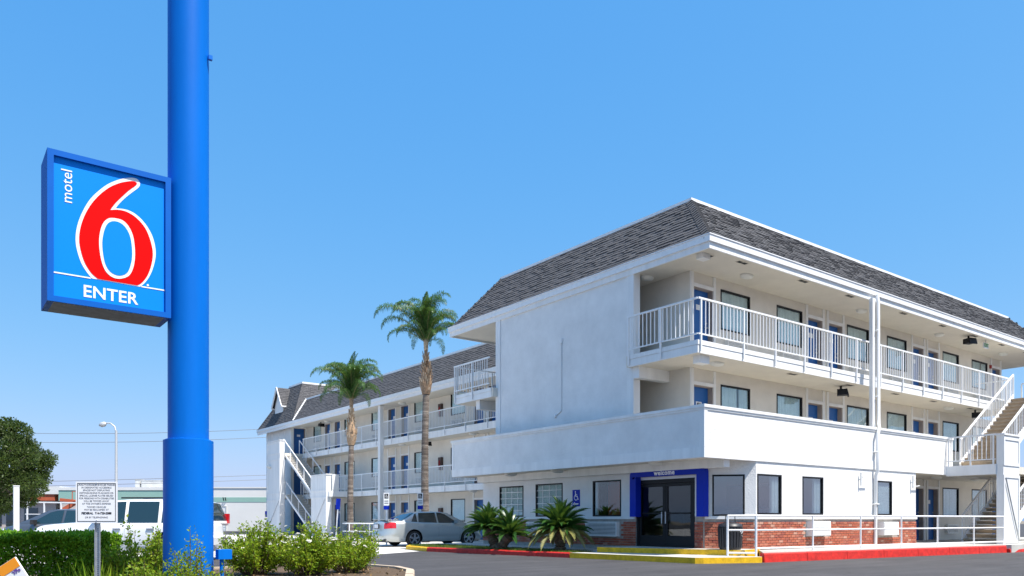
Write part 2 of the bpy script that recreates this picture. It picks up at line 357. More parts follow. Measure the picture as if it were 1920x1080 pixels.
# ------------------------------------------------------------------ shared building kit
CACHE = {}
def cached(key, fn):
    if key not in CACHE: CACHE[key] = fn()
    return CACHE[key]
def frame_mesh(w_, h_, t=0.045, d=0.07, rail=False):
    mb = MB(); mb.box(0,-.012,0,t,d,h_); mb.box(w_-t,-.012,0,w_,d,h_); mb.box(t,-.012,0,w_-t,d,t); mb.box(t,-.012,h_-t,w_-t,d,h_)
    if rail: mb.box(w_*.5-.02,.0,t,w_*.5+.02,d,h_-t)
    return mb.mesh("window_frame", "black_frame")
def pane_mesh(w_, h_, gm="glass"):
    mb = MB(); mb.box(.045,.03,.045,w_-.045,.036,h_-.045); return mb.mesh("pane", gm)
def curtain_mesh(w_, h_, x0=0.0, x1=1.0, seed=0, amp=.03):
    rg = random.Random(seed); mb = MB(); n = 40; ph = rg.random()*6
    xs = [w_*(x0+(x1-x0)*i/n) for i in range(n+1)]
    ys = [.085+amp*math.sin(ph+i*1.35)+amp*.5*math.sin(i*.53+ph*2) for i in range(n+1)]
    b = mb.vs([(x,y,0.0) for x, y in zip(xs, ys)]+[(x,y+rg.uniform(-.004,.004),h_) for x, y in zip(xs, ys)])
    for i in range(n): mb.face((b+i, b+i+1, b+n+2+i, b+n+1+i))
    return mb.mesh("curtain", "curtain", True)
def blind_mesh(w_, h_):
    mb = MB(); z = .05
    while z < h_-.05: mb.box(.05,.055,z,w_-.05,.062,z+.04); z += .045
    return mb.mesh("blind", "blind")
def muntin_mesh(w_, h_, nx, nz):
    mb = MB()
    for i in range(1, nx): mb.box(w_*i/nx-.012,.014,.045,w_*i/nx+.012,.028,h_-.045)
    for i in range(1, nz): mb.box(.045,.0142,h_*i/nz-.012,w_-.045,.0278,h_*i/nz+.012)
    return mb.mesh("muntin", "rail_white")
def window(parent, Mw, w_, h_, kind="curtain", seed=0, gap=None, rail=False, gm="glass"):
    w_, h_ = round(w_, 2), round(h_, 2)
    o = add("window", cached(("fr", w_, h_, rail), lambda: frame_mesh(w_, h_, rail=rail)), parent, Mw)
    sub_obj("pane", cached(("pa", w_, h_, gm), lambda: pane_mesh(w_, h_, gm)), o, I4)
    if kind == "curtain":
        if gap is None: sub_obj("curtain", cached(("cu", w_, h_, seed % 3), lambda: curtain_mesh(w_, h_, seed=seed)), o, I4)
        else:
            for g in gap: sub_obj("curtain", cached(("cu", w_, h_, g, seed % 2), lambda: curtain_mesh(w_, h_, g[0], g[1], seed)), o, I4)
    if kind == "blind": sub_obj("blind", cached(("bl", w_, h_), lambda: blind_mesh(w_, h_)), o, I4)
    if kind == "muntin":
        sub_obj("muntin", cached(("mu", w_, h_), lambda: muntin_mesh(w_, h_, 4, 5)), o, I4)
        sub_obj("blind", cached(("bl", w_, h_), lambda: blind_mesh(w_, h_)), o, I4)
    return o
DW, DH = 0.92, 2.12
def door_leaf(w_, h_):
    mb = MB(); mb.box(.03,.17,.012,w_-.03,.215,h_-.02); return mb.mesh("door_leaf", "door_blue")
def casing_mesh(w_, h_, H_, tw=.11):
    mb = MB(); mb.box(-tw,-.035,0,0,.0,H_); mb.box(w_,-.035,0,w_+tw,.0,H_); mb.box(0,-.03,h_,w_,.0,h_+.1)
    return mb.mesh("door_casing", "stucco_trim")
def jamb_mesh(w_, h_):
    mb = MB(); mb.box(.0,.004,0,.028,.24,h_); mb.box(w_-.028,.004,0,w_,.24,h_); mb.box(.028,.004,h_-.018,w_-.028,.24,h_); return mb.mesh("door_jamb", "jamb")
def plate_mesh(w_):
    mb = MB(); mb.box(w_/2-.13,.162,1.5,w_/2+.13,.169,1.66); return mb.mesh("number_plate", "white_plate")
def handle_mesh(w_):
    mb = MB(); mb.tube([(w_-.12,.17,1.0),(w_-.12,.11,1.0)], .028, 8); mb.bar((w_-.12,.115,1.0),(w_-.25,.115,1.0),.022,.022)
    mb.tube([(w_-.12,.17,1.14),(w_-.12,.14,1.14)], .03, 8); return mb.mesh("door_handle", "galv")
NUMFRAME = Matrix(((1,0,0,0),(0,0,-1,0),(0,1,0,0),(0,0,0,1)))
def door(parent, Mw, H_=2.6, num=None, w_=DW, h_=DH):
    o = add("door", cached(("dl", w_), lambda: door_leaf(w_, h_)), parent, Mw)
    sub_obj("door_casing", cached(("dc", w_, H_), lambda: casing_mesh(w_, h_, H_)), o, I4)
    sub_obj("door_jamb", cached(("dj", w_), lambda: jamb_mesh(w_, h_)), o, I4)
    sub_obj("number_plate", cached(("dp", w_), lambda: plate_mesh(w_)), o, I4)
    sub_obj("door_handle", cached(("dh", w_), lambda: handle_mesh(w_)), o, I4)
    if num: sub_obj("lettering", text_mesh(num, .13, "black_ink", .004), o, T((w_/2,.1605,1.58)) @ NUMFRAME)
    return o
def ac_mesh(w_=1.0, h_=.4, d=.12, slats=8):
    mb = MB(); t = .04; mb.box(0,-d,0,t,0,h_); mb.box(w_-t,-d,0,w_,0,h_); mb.box(t,-d,0,w_-t,0,t); mb.box(t,-d,h_-t,w_-t,0,h_)
    for i in range(slats):
        z = t+(h_-2*t)*(i+.5)/slats; mb.box(t,-d+.01,z-.012,w_-t,-d+.04,z+.012)
    mb.cur = 1; mb.box(t,-.03,t,w_-t,-.002,h_-t); return mb.mesh("air_conditioner", ["ac_white", "ac_dark"])
def lamp_oval():
    mb = MB(); mb.tube([(0,0,0),(0,0,-.03),(0,0,-.07),(0,0,-.1)], [.17,.17,.15,.08], 14); me = mb.mesh("ceiling_light", "light_lens", True)
    for v in me.vertices: v.co.x *= 1.5
    return me
def vent_mesh():
    mb = MB(); mb.box(-.22,-.08,-.012,.22,.08,0); mb.cur = 1
    for i in range(2): mb.box(-.2+i*.21,-.06,-.016,-.02+i*.21,.06,-.013)
    return mb.mesh("soffit_vent", ["soffit", "black_frame"])
def flood_mesh():
    mb = MB(); mb.tube([(0,0,0),(0,0,-.12)], .035, 8); mb.box(-.16,-.2,-.32,.16,.12,-.12); mb.extr([(-.19,-.26,-.36),(.19,-.26,-.36),(.19,-.2,-.12),(-.19,-.2,-.12)], (0,.05,0)); return mb.mesh("flood_light", "black_frame")
def unit_bar():  # 1 m tall square bar, scaled per use
    mb = MB(); mb.box(-.5,-.5,0,.5,.5,1); return mb.mesh("baluster", "rail_white")
BAR = unit_bar()
def railing(parent, p0, p1, z, H_=1.1, posts=None, step=.153, low=.17, post_drop=.22, joined=False, end_posts=True, name="railing", bal=.021):
    """straight guard rail from p0 to p1 (xy) standing on a slab top at z"""
    p0, p1 = Vector((*p0, z)), Vector((*p1, z)); L = (p1-p0).length; d = (p1-p0)/L; ang = math.atan2(d.y, d.x)
    mb = MB(); up = Vector((0,0,1)); e = d*.001
    mb.bar(p0+up*(H_-.025), p1+up*(H_-.025), .05, .05); o = put(name, mb, "rail_white", parent)
    mb = MB(); mb.bar(p0+up*low, p1+up*low, .035, .035); put("bottom_rail", mb, "rail_white", o)
    RZ = Matrix.Rotation(ang, 4, 'Z')
    ps = posts if posts is not None else [L*i/max(1, round(L/1.53)) for i in range(max(1, round(L/1.53))+1)]
    out = MB()
    for s_ in ps:
        add("post", BAR, o, T(p0+d*s_+up*(-post_drop)) @ RZ @ Matrix.Diagonal((.045,.043,post_drop+H_-.05,1)))
    n = max(1, round(L/step)); big = MB()
    for i in range(1, n):
        s_ = L*i/n
        if min(abs(s_-q) for q in ps) < .06: continue
        if joined:
            q = p0+d*s_; big.bar(q+up*(low+.0175), q+up*(H_-.05), bal, bal, d)
        else: add("baluster", BAR, o, T(p0+d*s_+up*(low+.0175)) @ RZ @ Matrix.Diagonal((bal,bal,H_-.05-low-.0175,1)))
    if joined and big.f: put("balusters", big, "rail_white", o, stuff=True)
    return o

def shingles(e0, e1, r0, r1, seed, expo=.13, parent=None, name="shingles"):
    """rows of separate shingle tabs on the roof plane e0,e1 (eave) r0,r1 (ridge)"""
    rg = random.Random(seed); e0, e1, r0, r1 = map(Vector, (e0, e1, r0, r1))
    x = (e1-e0).normalized(); nrm = x.cross((r0+r1)/2-(e0+e1)/2).normalized()
    if nrm.z < 0: nrm = -nrm
    up = nrm.cross(x).normalized()
    if up.z < 0: up = -up
    hgt = (r0-e0).dot(up); rows = int(hgt/expo); mb = MB()
    for k in range(rows):
        v0 = hgt*k/rows; v1 = min(hgt, v0+hgt/rows+.03); f = (v0+hgt/rows*.5)/hgt
        a = e0.lerp(r0, f); b = e1.lerp(r1, f); xl = (a-e0).dot(x); xr = (b-e0).dot(x); t = xl-rg.random()*.25
        while t < xr:
            wd = rg.choice((.14,.2,.26,.33)); q0, q1 = max(t, xl), min(t+wd-.008, xr); t += wd
            if q1-q0 < .03: continue
            th = rg.choice((.012,.016,.024,.03)); lo = v0-rg.choice((0,0,.012,.025)); mb.tone = rg.random()*.998+.001
            A = e0+x*q0+up*lo; B = e0+x*q1+up*lo; C = e0+x*q1+up*v1; D = e0+x*q0+up*v1; o1 = nrm*(th+.012); o2 = nrm*.006
            i = mb.vs([A, B, C, D, A+o1, B+o1, C+o2, D+o2])
            mb.face((i+4,i+5,i+6,i+7)); mb.face((i,i+1,i+5,i+4)); mb.face((i+1,i+2,i+6,i+5)); mb.face((i+3,i,i+4,i+7))
    return put(name, mb, "shingle", parent, fix=False, stuff=True)
def hip_caps(p, q, n1, n2, parent, seed):
    rg = random.Random(seed); p, q, n1, n2 = map(Vector, (p, q, n1, n2)); L = (q-p).length; d = (q-p)/L; k = int(L/.14); mb = MB()
    s1 = n1.cross(d).normalized(); s2 = n2.cross(d).normalized()
    if s1.dot(n2) > 0: s1 = -s1
    if s2.dot(n1) > 0: s2 = -s2
    m_ = (n1+n2).normalized()
    for i in range(k):
        a = p+d*(L*i/k); b = p+d*(L*(i+1)/k+.03); h1 = m_*.06; h0 = m_*.03; mb.tone = rg.random()*.99+.001
        for sv, nv in ((s1, n1), (s2, n2)):
            j = mb.vs([a+h1, a+sv*.16+nv*.045, b+sv*.16+nv*.02, b+h0, a+h1-m_*.04, a+sv*.16])
            mb.face((j, j+1, j+2, j+3)); mb.face((j+4, j+5, j+1, j))
    return put("hip_shingles", mb, "shingle", parent, stuff=True)

def wheelchair(mb, s=1.0):
    """access symbol as flat bars in the xz plane facing -y, about s tall"""
    def seg(a, b, w_): mb.bar((a[0]*s,0,a[1]*s), (b[0]*s,0,b[1]*s), .004, w_*s, (0,0,1)) if abs(a[0]-b[0]) > 1e-6 else mb.bar((a[0]*s,0,a[1]*s), (b[0]*s,0,b[1]*s), w_*s, .004, (0,1,0))
    n = 10; mb.poly([(s*(-.08+.075*math.cos(2*math.pi*k/n)), -.002, s*(.42+.075*math.sin(2*math.pi*k/n))) for k in range(n)])
    seg((-.08,.33), (-.05,0), .09); seg((-.05,.15), (.15,.15), .06); seg((-.05,0), (.18,0), .08); seg((.17,.03), (.27,-.3), .08); seg((.25,-.29), (.36,-.26), .06)
    pts = [(.27*math.cos(R(a)), .27*math.sin(R(a))-.12) for a in range(110, 345, 18)]
    for a, b in zip(pts, pts[1:]):
        i = mb.vs([(s*a[0]*k,-.002,s*(a[1]+.12)*k-.12*s) for k in (1,.78)]+[(s*b[0]*k,-.002,s*(b[1]+.12)*k-.12*s) for k in (.78,1)]); mb.face((i,i+1,i+2,i+3))

# ------------------------------------------------------------------ ground
def sheet(name, poly, z, m):
    mb = MB(); mb.poly([(x,y,z) for x, y in poly]); o = put(name, mb, m); return structure(o)
sheet("ground", [(-500,-500),(700,-500),(700,900),(-500,900)], -.02, "earth")
sheet("asphalt_lot", [(-120,-120),(220,-120),(220,200),(-120,200)], 0, "asphalt")
sheet("concrete_drive", [(-60,22.75),(7.0,22.87),(11.14,22.25),(13.9,23.8),(14.6,26.6),(16.3,26.8),(22.4,26.8),(22.4,58),(-60,58)], .004, "concrete_drive")

# ------------------------------------------------------------------ near block
B = thing("motel_building", "white three storey motel block with blue entrance surround, brick base and mansard roof", "motel", (16.3,13.26,0))
F1, F2, F3, SOF = .27, 3.07, 6.0, 8.55
# slabs
mb = MB(); mb.box(16.82,13.9,5.67,37.45,16.6,6.0); mb.box(17.28,16.6,5.67,37.45,23.45,6.0); mb.box(16.82,23.45,5.67,37.45,26.0,6.0); mb.box(35.4,11.55,5.69,38.6,13.9,5.995)
put("floor_slab", mb, "soffit", B)
mb = MB(); mb.box(16.8,13.885,5.66,37.46,13.9,5.88); mb.box(16.79,13.87,5.885,37.46,13.9,6.012); mb.box(16.805,13.9,5.66,16.82,16.5,5.88); mb.box(16.79,13.9,5.885,16.82,16.5,6.012); mb.box(16.805,23.55,5.66,16.82,26.0,5.88); mb.box(16.79,23.55,5.885,16.82,26.0,6.012)
put("slab_fascia", mb, "stucco_trim", B)
mb = MB(); mb.box(16.42,13.4,2.78,40.2,25.3,3.05); mb.box(29.95,11.6,2.78,38,13.4,3.045)
put("floor_slab", mb, "soffit", B)
mb = MB(); mb.box(29.9,11.58,2.7,29.95,13.25,3.06); mb.box(30.42,13.38,2.7,40.2,13.4,3.055)
put("slab_fascia", mb, "stucco_trim", B)
# parapet round the first floor walkway: sides, cap, bands, trims
mb = MB(); mb.box(16.3,13.26,2.75,30.42,13.4,4.06); mb.box(16.3,13.4,2.75,16.44,25.42,4.06); mb.box(16.44,25.28,2.75,19,25.42,4.06)
par = put("parapet", mb, "stucco", B)
mb = MB(); mb.box(16.25,13.21,4.06,30.45,13.45,4.14); mb.box(16.25,13.45,4.06,16.49,25.47,4.14); mb.box(16.49,25.23,4.06,19,25.47,4.14)
mb.box(16.275,13.235,4.0,30.44,13.26,4.06); mb.box(16.275,13.26,4.0,16.3,25.44,4.06)
put("cap", mb, "stucco_trim", par)
mb = MB(); mb.box(16.285,13.245,2.75,30.43,13.26,3.03); mb.box(16.285,13.26,2.75,16.3,25.43,3.03)
put("band", mb, "stucco_trim", par)
for bxs in ([(16.283,13.243,3.03,16.42,13.26,4.0),(16.283,13.26,3.03,16.3,13.42,4.0)], [(30.3,13.243,3.03,30.434,13.26,4.0)], [(16.283,25.3,3.03,16.3,25.43,4.0)]):
    mb = MB()
    for b_ in bxs: mb.box(*b_)
    put("corner_trim", mb, "stucco_trim", par)
# room block walls
nearD = [18.42, 24.42, 25.72, 31.84, 33.12, 39.28]
nearW = [(19.71,21.19), (22.63,24.11), (26.95,28.48), (29.82,31.36), (34.46,35.96), (37.24,38.84)]
WY = 15.4
for f, (z0, z1) in enumerate(((3.05,5.67), (6.0,8.56))):
    ops = [(x, x+DW, z0, z0+DH) for x in nearD] + [(a, b, z0+1.0, z0+2.25) for a, b in nearW]
    mb = MB(); wall(mb, 'x', 18.29, 40.3, z0, z1, WY, WY+.25, ops); wall(mb, 'y', WY+.25, 24.4, z0, z1, 18.29, 18.5); wall(mb, 'y', WY+.25, 24.4, z0, z1, 40.1, 40.3); wall(mb, 'x', 18.5, 40.1, z0, z1, 24.2, 24.4)
    put("corridor_wall", mb, "corridor_wall", B)
    for i, x in enumerate(nearD): door(B, T((x,WY,z0)) @ W_NY, z1-z0-.02, "401" if (f == 0 and i == 0) else None)
    for i, (a, b) in enumerate(nearW):
        window(B, T((a,WY,z0+1.0)), b-a, 1.25, seed=i+f, gap=None if (i+f) % 3 else ((.0,.62),(.66,1.0)))
        if f: add("air_conditioner", cached("ac", ac_mesh), B, T((a+.2,WY,z0+.3)))
mb = MB(); mb.box(18.27,WY-.02,3.05,18.4,WY,5.67); mb.box(18.27,WY-.02,6.0,18.4,WY,8.56); put("corner_board", mb, "stucco_trim", B)
# ground floor back wall right of the office
ops = [(x, x+DW, F1, F1+DH) for x in nearD[3:]] + [(a, b, F1+.98, F1+2.2) for a, b in nearW[4:]]
mb = MB(); wall(mb, 'x', 27.6, 40.3, F1-.1, 2.78, WY, WY+.25, ops); wall(mb, 'y', WY+.25, 24.4, 0, 2.78, 40.1, 40.3)
put("corridor_wall", mb, "corridor_wall", B)
for x in nearD[3:]: door(B, T((x,WY,F1)), 2.48)
for i, (a, b) in enumerate(nearW[4:]):
    window(B, T((a,WY,F1+.98)), b-a, 1.22, seed=i)
    add("air_conditioner", cached("ac", ac_mesh), B, T((a+.2,WY,F1+.25)))
# stucco end wall with its pilasters and conduit
mb = MB(); mb.box(17.05,16.75,3.05,17.25,23.35,SOF+.02); mb.box(17.25,23.1,3.05,18.3,23.3,SOF); put("end_wall", mb, "stucco", B)
for y in (16.5, 23.28):
    mb = MB(); mb.box(17.02,y,3.05,17.3,y+.28,SOF); put("pilaster", mb, "stucco_trim", B)
mb = MB(); mb.tube([(17.03,19.83,7.0),(17.03,19.83,4.75)], .018, 6); mb.tube([(17.03,19.83,4.75),(17.03,20.1,4.62)], .018, 6); mb.box(17.0,19.78,7.0,17.05,19.9,7.14); mb.tube([(16.98,20.14,4.6),(17.05,20.14,4.6)], .055, 10)
put("conduit", mb, "stucco_trim", B)
# column with rainwater pipe
mb = MB(); mb.box(25.22,13.5,4.14,25.4,13.62,8.5); col = put("column", mb, "stucco_trim", B)
mb = MB(); mb.tube([(25.48,13.47,8.62),(25.46,13.46,8.5),(25.44,13.43,8.36),(25.43,13.41,4.5),(25.3,13.34,4.25),(24.98,13.15,4.12),(24.86,13.14,3.9),(24.86,13.14,2.7),(24.86,13.2,2.55),(24.86,13.22,F1)], .055, 10)
for z in (7.4,5.2): mb.box(25.36,13.4,z,25.5,13.5,z+.04)
for z in (3.3,1.6): mb.box(24.78,13.12,z,24.94,13.3,z+.04)
put("downpipe", mb, "stucco_trim", col, smooth=True)
# eave: soffit, fascia, gutter
EX0, EY0, EX1, EY1 = 16.95, 13.6, 42.4, 26.75
mb = MB(); mb.box(EX0+.06,EY0+.06,SOF,EX1-.06,EY1-.06,SOF+.12); put("soffit", mb, "soffit", B)
def ring(mb, x0, y0, x1, y1, z0, z1, t):
    mb.box(x0,y0,z0,x1,y0+t,z1); mb.box(x0,y1-t,z0,x1,y1,z1); mb.box(x0,y0+t,z0,x0+t,y1-t,z1); mb.box(x1-t,y0+t,z0,x1,y1-t,z1)
mb = MB(); ring(mb, EX0+.05, EY0+.05, EX1-.05, EY1-.05, SOF-.07, SOF+.14, .05); put("fascia", mb, "stucco_trim", B)
mb = MB(); ring(mb, EX0, EY0, EX1, EY1, SOF+.11, SOF+.285, .12); ring(mb, EX0-.02, EY0-.02, EX1+.02, EY1+.02, SOF+.285, SOF+.315, .03); put("gutter", mb, "rail_white", B)
# mansard
A_, B_, ZE, ZT = 1.35, 1.8, SOF+.27, 10.66
def frustum(x0, y0, x1, y1, ze, ax0, by0, ax1, by1, zt):
    e = [(x0,y0,ze),(x1,y0,ze),(x1,y1,ze),(x0,y1,ze)]; t = [(x0+ax0,y0+by0,zt),(x1-ax1,y0+by0,zt),(x1-ax1,y1-by1,zt),(x0+ax0,y1-by1,zt)]; return e, t
e, t = frustum(EX0+.08, EY0+.08, EX1-.08, EY1-.08, ZE, A_-.05, B_-.08, A_-.05, B_-.08, ZT)
mb = MB()
for k in range(4): mb.poly([e[k], e[(k+1)%4], t[(k+1)%4], t[k]])
rf = put("roof", mb, "roof_deck", B)
mb = MB(); mb.poly([(p[0],p[1],ZT-.15) for p in t]); put("flat_roof", mb, "flat_roof", rf)
shingles(e[0], e[1], t[0], t[1], 1, parent=rf); shingles(e[3], e[0], t[3], t[0], 2, parent=rf); shingles(e[2], e[3], t[2], t[3], 3, parent=rf, expo=.3); shingles(e[1], e[2], t[1], t[2], 4, parent=rf, expo=.3)
n1 = Vector((0,-(ZT-ZE),B_)).normalized(); n2 = Vector((-(ZT-ZE),0,A_)).normalized(); n3 = Vector((0,(ZT-ZE),B_)).normalized(); n4 = Vector(((ZT-ZE),0,A_)).normalized()
hip_caps(e[0], t[0], n1, n2, rf, 1); hip_caps(e[1], t[1], n1, n4, rf, 2); hip_caps(e[3], t[3], n3, n2, rf, 3)
mb = MB(); ring(mb, t[0][0]-.05, t[0][1]-.05, t[2][0]+.05, t[2][1]+.05, ZT-.03, ZT+.06, .12); put("roof_edge_flashing", mb, "rail_white", rf)
# guard rails of the top floor
railing(B, (16.77,13.845), (25.68,13.845), F3, 1.16, post_drop=.3, posts=[.12,2.0,3.52,5.04,6.55,8.06])
railing(B, (26.15,13.845), (37.3,13.845), F3, 1.16, post_drop=.3, posts=[.26,1.79,3.33,4.85,6.43,8.01,9.58,11.05])
railing(B, (16.765,16.5), (16.765,13.87), F3, 1.16, post_drop=.3, posts=[.04,1.3])
railing(B, (16.765,26.0), (16.765,23.6), F3, 1.16, post_drop=.3, posts=[.04,1.25])
railing(B, (16.87,25.96), (22.0,25.96), F3, 1.16, joined=True)
railing(B, (37.4,13.9), (37.4,15.3), F3, 1.16, posts=[1.25], joined=True)
railing(B, (35.5,11.6), (38.5,11.6), F3, 1.1, joined=True); railing(B, (38.55,11.6), (38.55,13.9), F3, 1.1, joined=True)
railing(B, (29.98,13.24), (29.98,11.62), F2, 1.06, posts=[.05,.8,1.55])
# beams and small fittings under the slabs
mb = MB(); mb.box(16.95,16.2,5.33,18.28,16.45,5.67); mb.box(17.1,14.05,5.45,17.5,14.3,5.67); mb.box(17.3,14.1,8.4,17.6,14.35,8.55); mb.box(17.32,13.42,2.55,17.56,25.2,2.78); mb.box(16.95,24.5,5.33,18.6,24.75,5.67); put("beam", mb, "stucco_trim", B)
for x, y, z in [(20.0,14.65,SOF), (26.6,14.65,SOF), (32.5,14.65,SOF), (38.6,14.65,SOF), (17.7,16.6,SOF), (18.4,14.5,5.67), (33.2,14.6,5.67), (17.0,15.6,2.78), (17.0,22.6,2.78), (31.5,14.3,2.78), (33.9,13.9,2.78), (17.0,20,2.78)]:
    add("ceiling_light", cached("lamp", lamp_oval), B, T((x,y,z)))
for x, y, z in [(18.9,14.0,SOF), (21.9,13.95,SOF), (24.6,13.95,SOF), (28.2,13.95,SOF), (31.2,13.95,SOF), (34.0,13.95,SOF), (36.6,13.95,SOF), (39.2,13.95,SOF), (21.7,14.2,5.67), (25.0,14.2,5.67), (28.1,14.2,5.67), (31.0,14.2,5.67), (34.2,14.2,5.67), (17.6,14.2,SOF)]:
    add("soffit_vent", cached("vent", vent_mesh), B, T((x,y,z)))
for x, y, z, a in [(25.0,14.5,5.67,30), (33.8,14.1,SOF,-20), (34.9,14.3,5.67,20)]:
    add("flood_light", cached("flood", flood_mesh), B, T((x,y,z)) @ Matrix.Rotation(R(a), 4, 'Z'))
mb = MB(); mb.box(35.0,14.0,8.22,35.45,14.05,8.45); mb.box(35.2,14.01,8.45,35.25,14.04,8.55); ex = put("exit_sign", mb, "white_plate", B)
sub_obj("lettering", text_mesh("EXIT", .2, "exit_green", .006), ex, T((35.225,13.996,8.335)) @ FACE_NY)
mb = MB(); mb.box(39.05,WY-.07,8.05,39.17,WY-.001,8.2); put("fire_alarm", mb, "ext_red", B)

# ---- office on the ground floor
OX, OY, OZ = 17.6, 13.28, .3
BZ = 1.13                       # top of the brick base
opsL = [(14.65,16.94,OZ,2.32), (17.6,18.9,1.22,2.38), (20.42,21.9,1.22,2.38), (22.62,24.1,1.22,2.36)]
opsF = [(18.6,19.75,1.26,2.4), (20.8,21.9,1.26,2.4), (25.08,26.05,1.26,2.4)]
for ar in (('y', 14.34, 25.2, BZ+.08, 2.78, OX, OX+.2, opsL), ('x', 18.55, 27.7, BZ+.08, 2.78, OY, OY+.2, opsF), ('y', OY+.2, WY, BZ+.08, 2.78, 27.5, 27.7), ('x', OX+.2, 24, 0, 2.78, 25.0, 25.2)):
    mb = MB(); wall(mb, *ar); put("office_wall", mb, "stucco", B)
# chamfered corner
CH0, CH1 = Vector((OX,14.34,0)), Vector((18.55,OY,0)); cdv = (CH1-CH0); CL = cdv.length; cdv = cdv/CL; CM = Matrix(((cdv.x,-cdv.y,0,CH0.x),(cdv.y,cdv.x,0,CH0.y),(0,0,1,0),(0,0,0,1)))
mb = MB(); wall(mb, 'x', 0, CL, BZ+.08, 2.78, 0, .2, [(.24,1.12,1.22,2.38)]); put("office_wall", mb, "stucco", B, CM)
mb = MB(); wall(mb, 'x', .0, CL, 0, BZ+.08, .004, .2); put("brick_backing", mb, "mortar", B, CM)
for ar in (('y', 14.34, 25.2, 0, BZ+.08, OX+.004, OX+.2, [opsL[0]]), ('x', 18.55, 27.7, 0, BZ+.08, OY+.004, OY+.2), ('y', OY+.2, WY, 0, BZ+.08, 27.5, 27.695)):
    mb = MB(); wall(mb, *ar); put("brick_backing", mb, "mortar", B)
mb = MB(); mb.box(18.56,OY-.045,BZ,27.72,OY+.02,BZ+.08); mb.box(OX-.045,16.96,BZ,OX+.02,25.2,BZ+.08); mb.box(27.68,OY+.02,BZ,27.745,WY,BZ+.08); put("sill_band", mb, "stucco_trim", B)
mb = MB(); mb.box(.03,-.045,BZ,CL-.02,.02,BZ+.08); put("sill_band", mb, "stucco_trim", B, CM)
# bricks: the nearest courses one by one, the rest joined
def brick_mesh(seed, L=.195, h_=.062, d=.025):
    rg = random.Random(seed); j = lambda a: a+rg.uniform(-.003,.003); mb = MB(); x1, z1, y0 = j(L), j(h_), -d+rg.uniform(-.004,.004); c = .006
    i = mb.vs([(0,.02,0),(x1,.02,0),(x1,.02,z1),(0,.02,z1),(0,y0+c,0),(x1,y0+c,0),(x1,y0+c,z1),(0,y0+c,z1),(c,y0,c),(x1-c,y0,c),(x1-c,y0,z1-c),(c,y0,z1-c)])
    for a in range(4):
        b = (a+1) % 4; mb.face((i+a,i+b,i+4+b,i+4+a)); mb.face((i+4+a,i+4+b,i+8+b,i+8+a))
    mb.face((i+8,i+9,i+10,i+11)); return mb.mesh("brick", "brick")
BRICKS = [brick_mesh(s) for s in range(5)]
BROW, BCOL = .0755, .206
single = []; rest = MB()
def lay(Mw, x0, x1, count, skip=()):
    rows = int((BZ-OZ)/BROW)
    for k in range(rows):
        x = x0-(BCOL/2 if k % 2 else 0)
        while x < x1-.02:
            a, b = max(x, x0), min(x+.196, x1); z = OZ+.005+k*BROW; x += BCOL
            if b-a < .04 or any(s[0] < b and s[1] > a and s[2] < z+.06 and s[3] > z for s in skip): continue
            if a < count: single.append((Mw, a, b, z))
            else:
                rest.tone = rnd.random()*.99+.001; d = -.025+rnd.uniform(-.004,.004)
                v = [Mw @ Vector(p) for p in ((a,d,z),(b,d,z),(b,d,z+.062),(a,d,z+.062),(a,.02,z),(b,.02,z),(b,.02,z+.062),(a,.02,z+.062))]
                i = rest.vs(v); rest.face((i,i+1,i+2,i+3)); rest.face((i+4,i+5,i+1,i)); rest.face((i+3,i+2,i+6,i+7)); rest.face((i+5,i+6,i+2,i+1)); rest.face((i+4,i,i+3,i+7))
lay(CM, .03, CL-.02, 9)
lay(T((0,OY,0)), 18.57, 27.69, 22.65, [(20.95,22.15,.6,1.12),(25.05,26.35,.55,1.1)])
lay(T((OX,0,0)) @ W_NX, -25.2, -16.96, -99, [(-19.15,-17.62,.55,1.1),(-22.3,-20.9,.55,1.1)])
lay(T((OX,0,0)) @ W_NX, -14.64, -14.36, -99)
lay(Matrix(((0,-1,0,27.7),(1,0,0,0),(0,0,1,0),(0,0,0,1))), 13.36, 15.36, -99)
for i, (Mw, a, b, z) in enumerate(single[:300]):
    add("brick", BRICKS[rnd.randrange(5)], B, Mw @ T((a,0,z)) @ Matrix.Diagonal(((b-a)/.195,1,1,1)))
put("brickwork", rest, "brick", B, stuff=True)
# office windows
for (a, b, z0, z1), kind, gap in zip(opsF, ("curtain","curtain","blind"), (((.66,1.),),((.64,1.),),None)):
    window(B, T((a,OY,z0)), b-a, z1-z0, kind, 1, gap, gm="glass_film")
for (a, b, z0, z1), kind, gap in zip(opsL[1:], ("curtain","muntin","muntin"), (((0,.13),),None,None)):
    window(B, T((OX,b,z0)) @ W_NX, b-a, z1-z0, kind, 1, gap)
window(B, CM @ T((.24,0,1.22)), .88, 1.16, "none", gm="glass_film")
# wall units
add("air_conditioner", cached("acw", lambda: ac_mesh(1.45,.47,.14,9)), B, T((OX,19.12,.58)) @ W_NX)
add("air_conditioner", cached("acw", lambda: None), B, T((OX,22.3,.56)) @ W_NX)
def ac_box():
    mb = MB(); mb.box(0,-.22,0,.96,0,.44); mb.box(.02,-.235,.02,.94,-.22,.42)
    for i in range(7): mb.box(.06,-.243,.06+i*.05,.9,-.235,.085+i*.05)
    return mb.mesh("air_conditioner", "ac_white")
add("air_conditioner", cached("acb", ac_box), B, T((21.0,OY,.63))); add("air_conditioner", cached("acb", ac_box), B, T((25.12,OY,.6)))
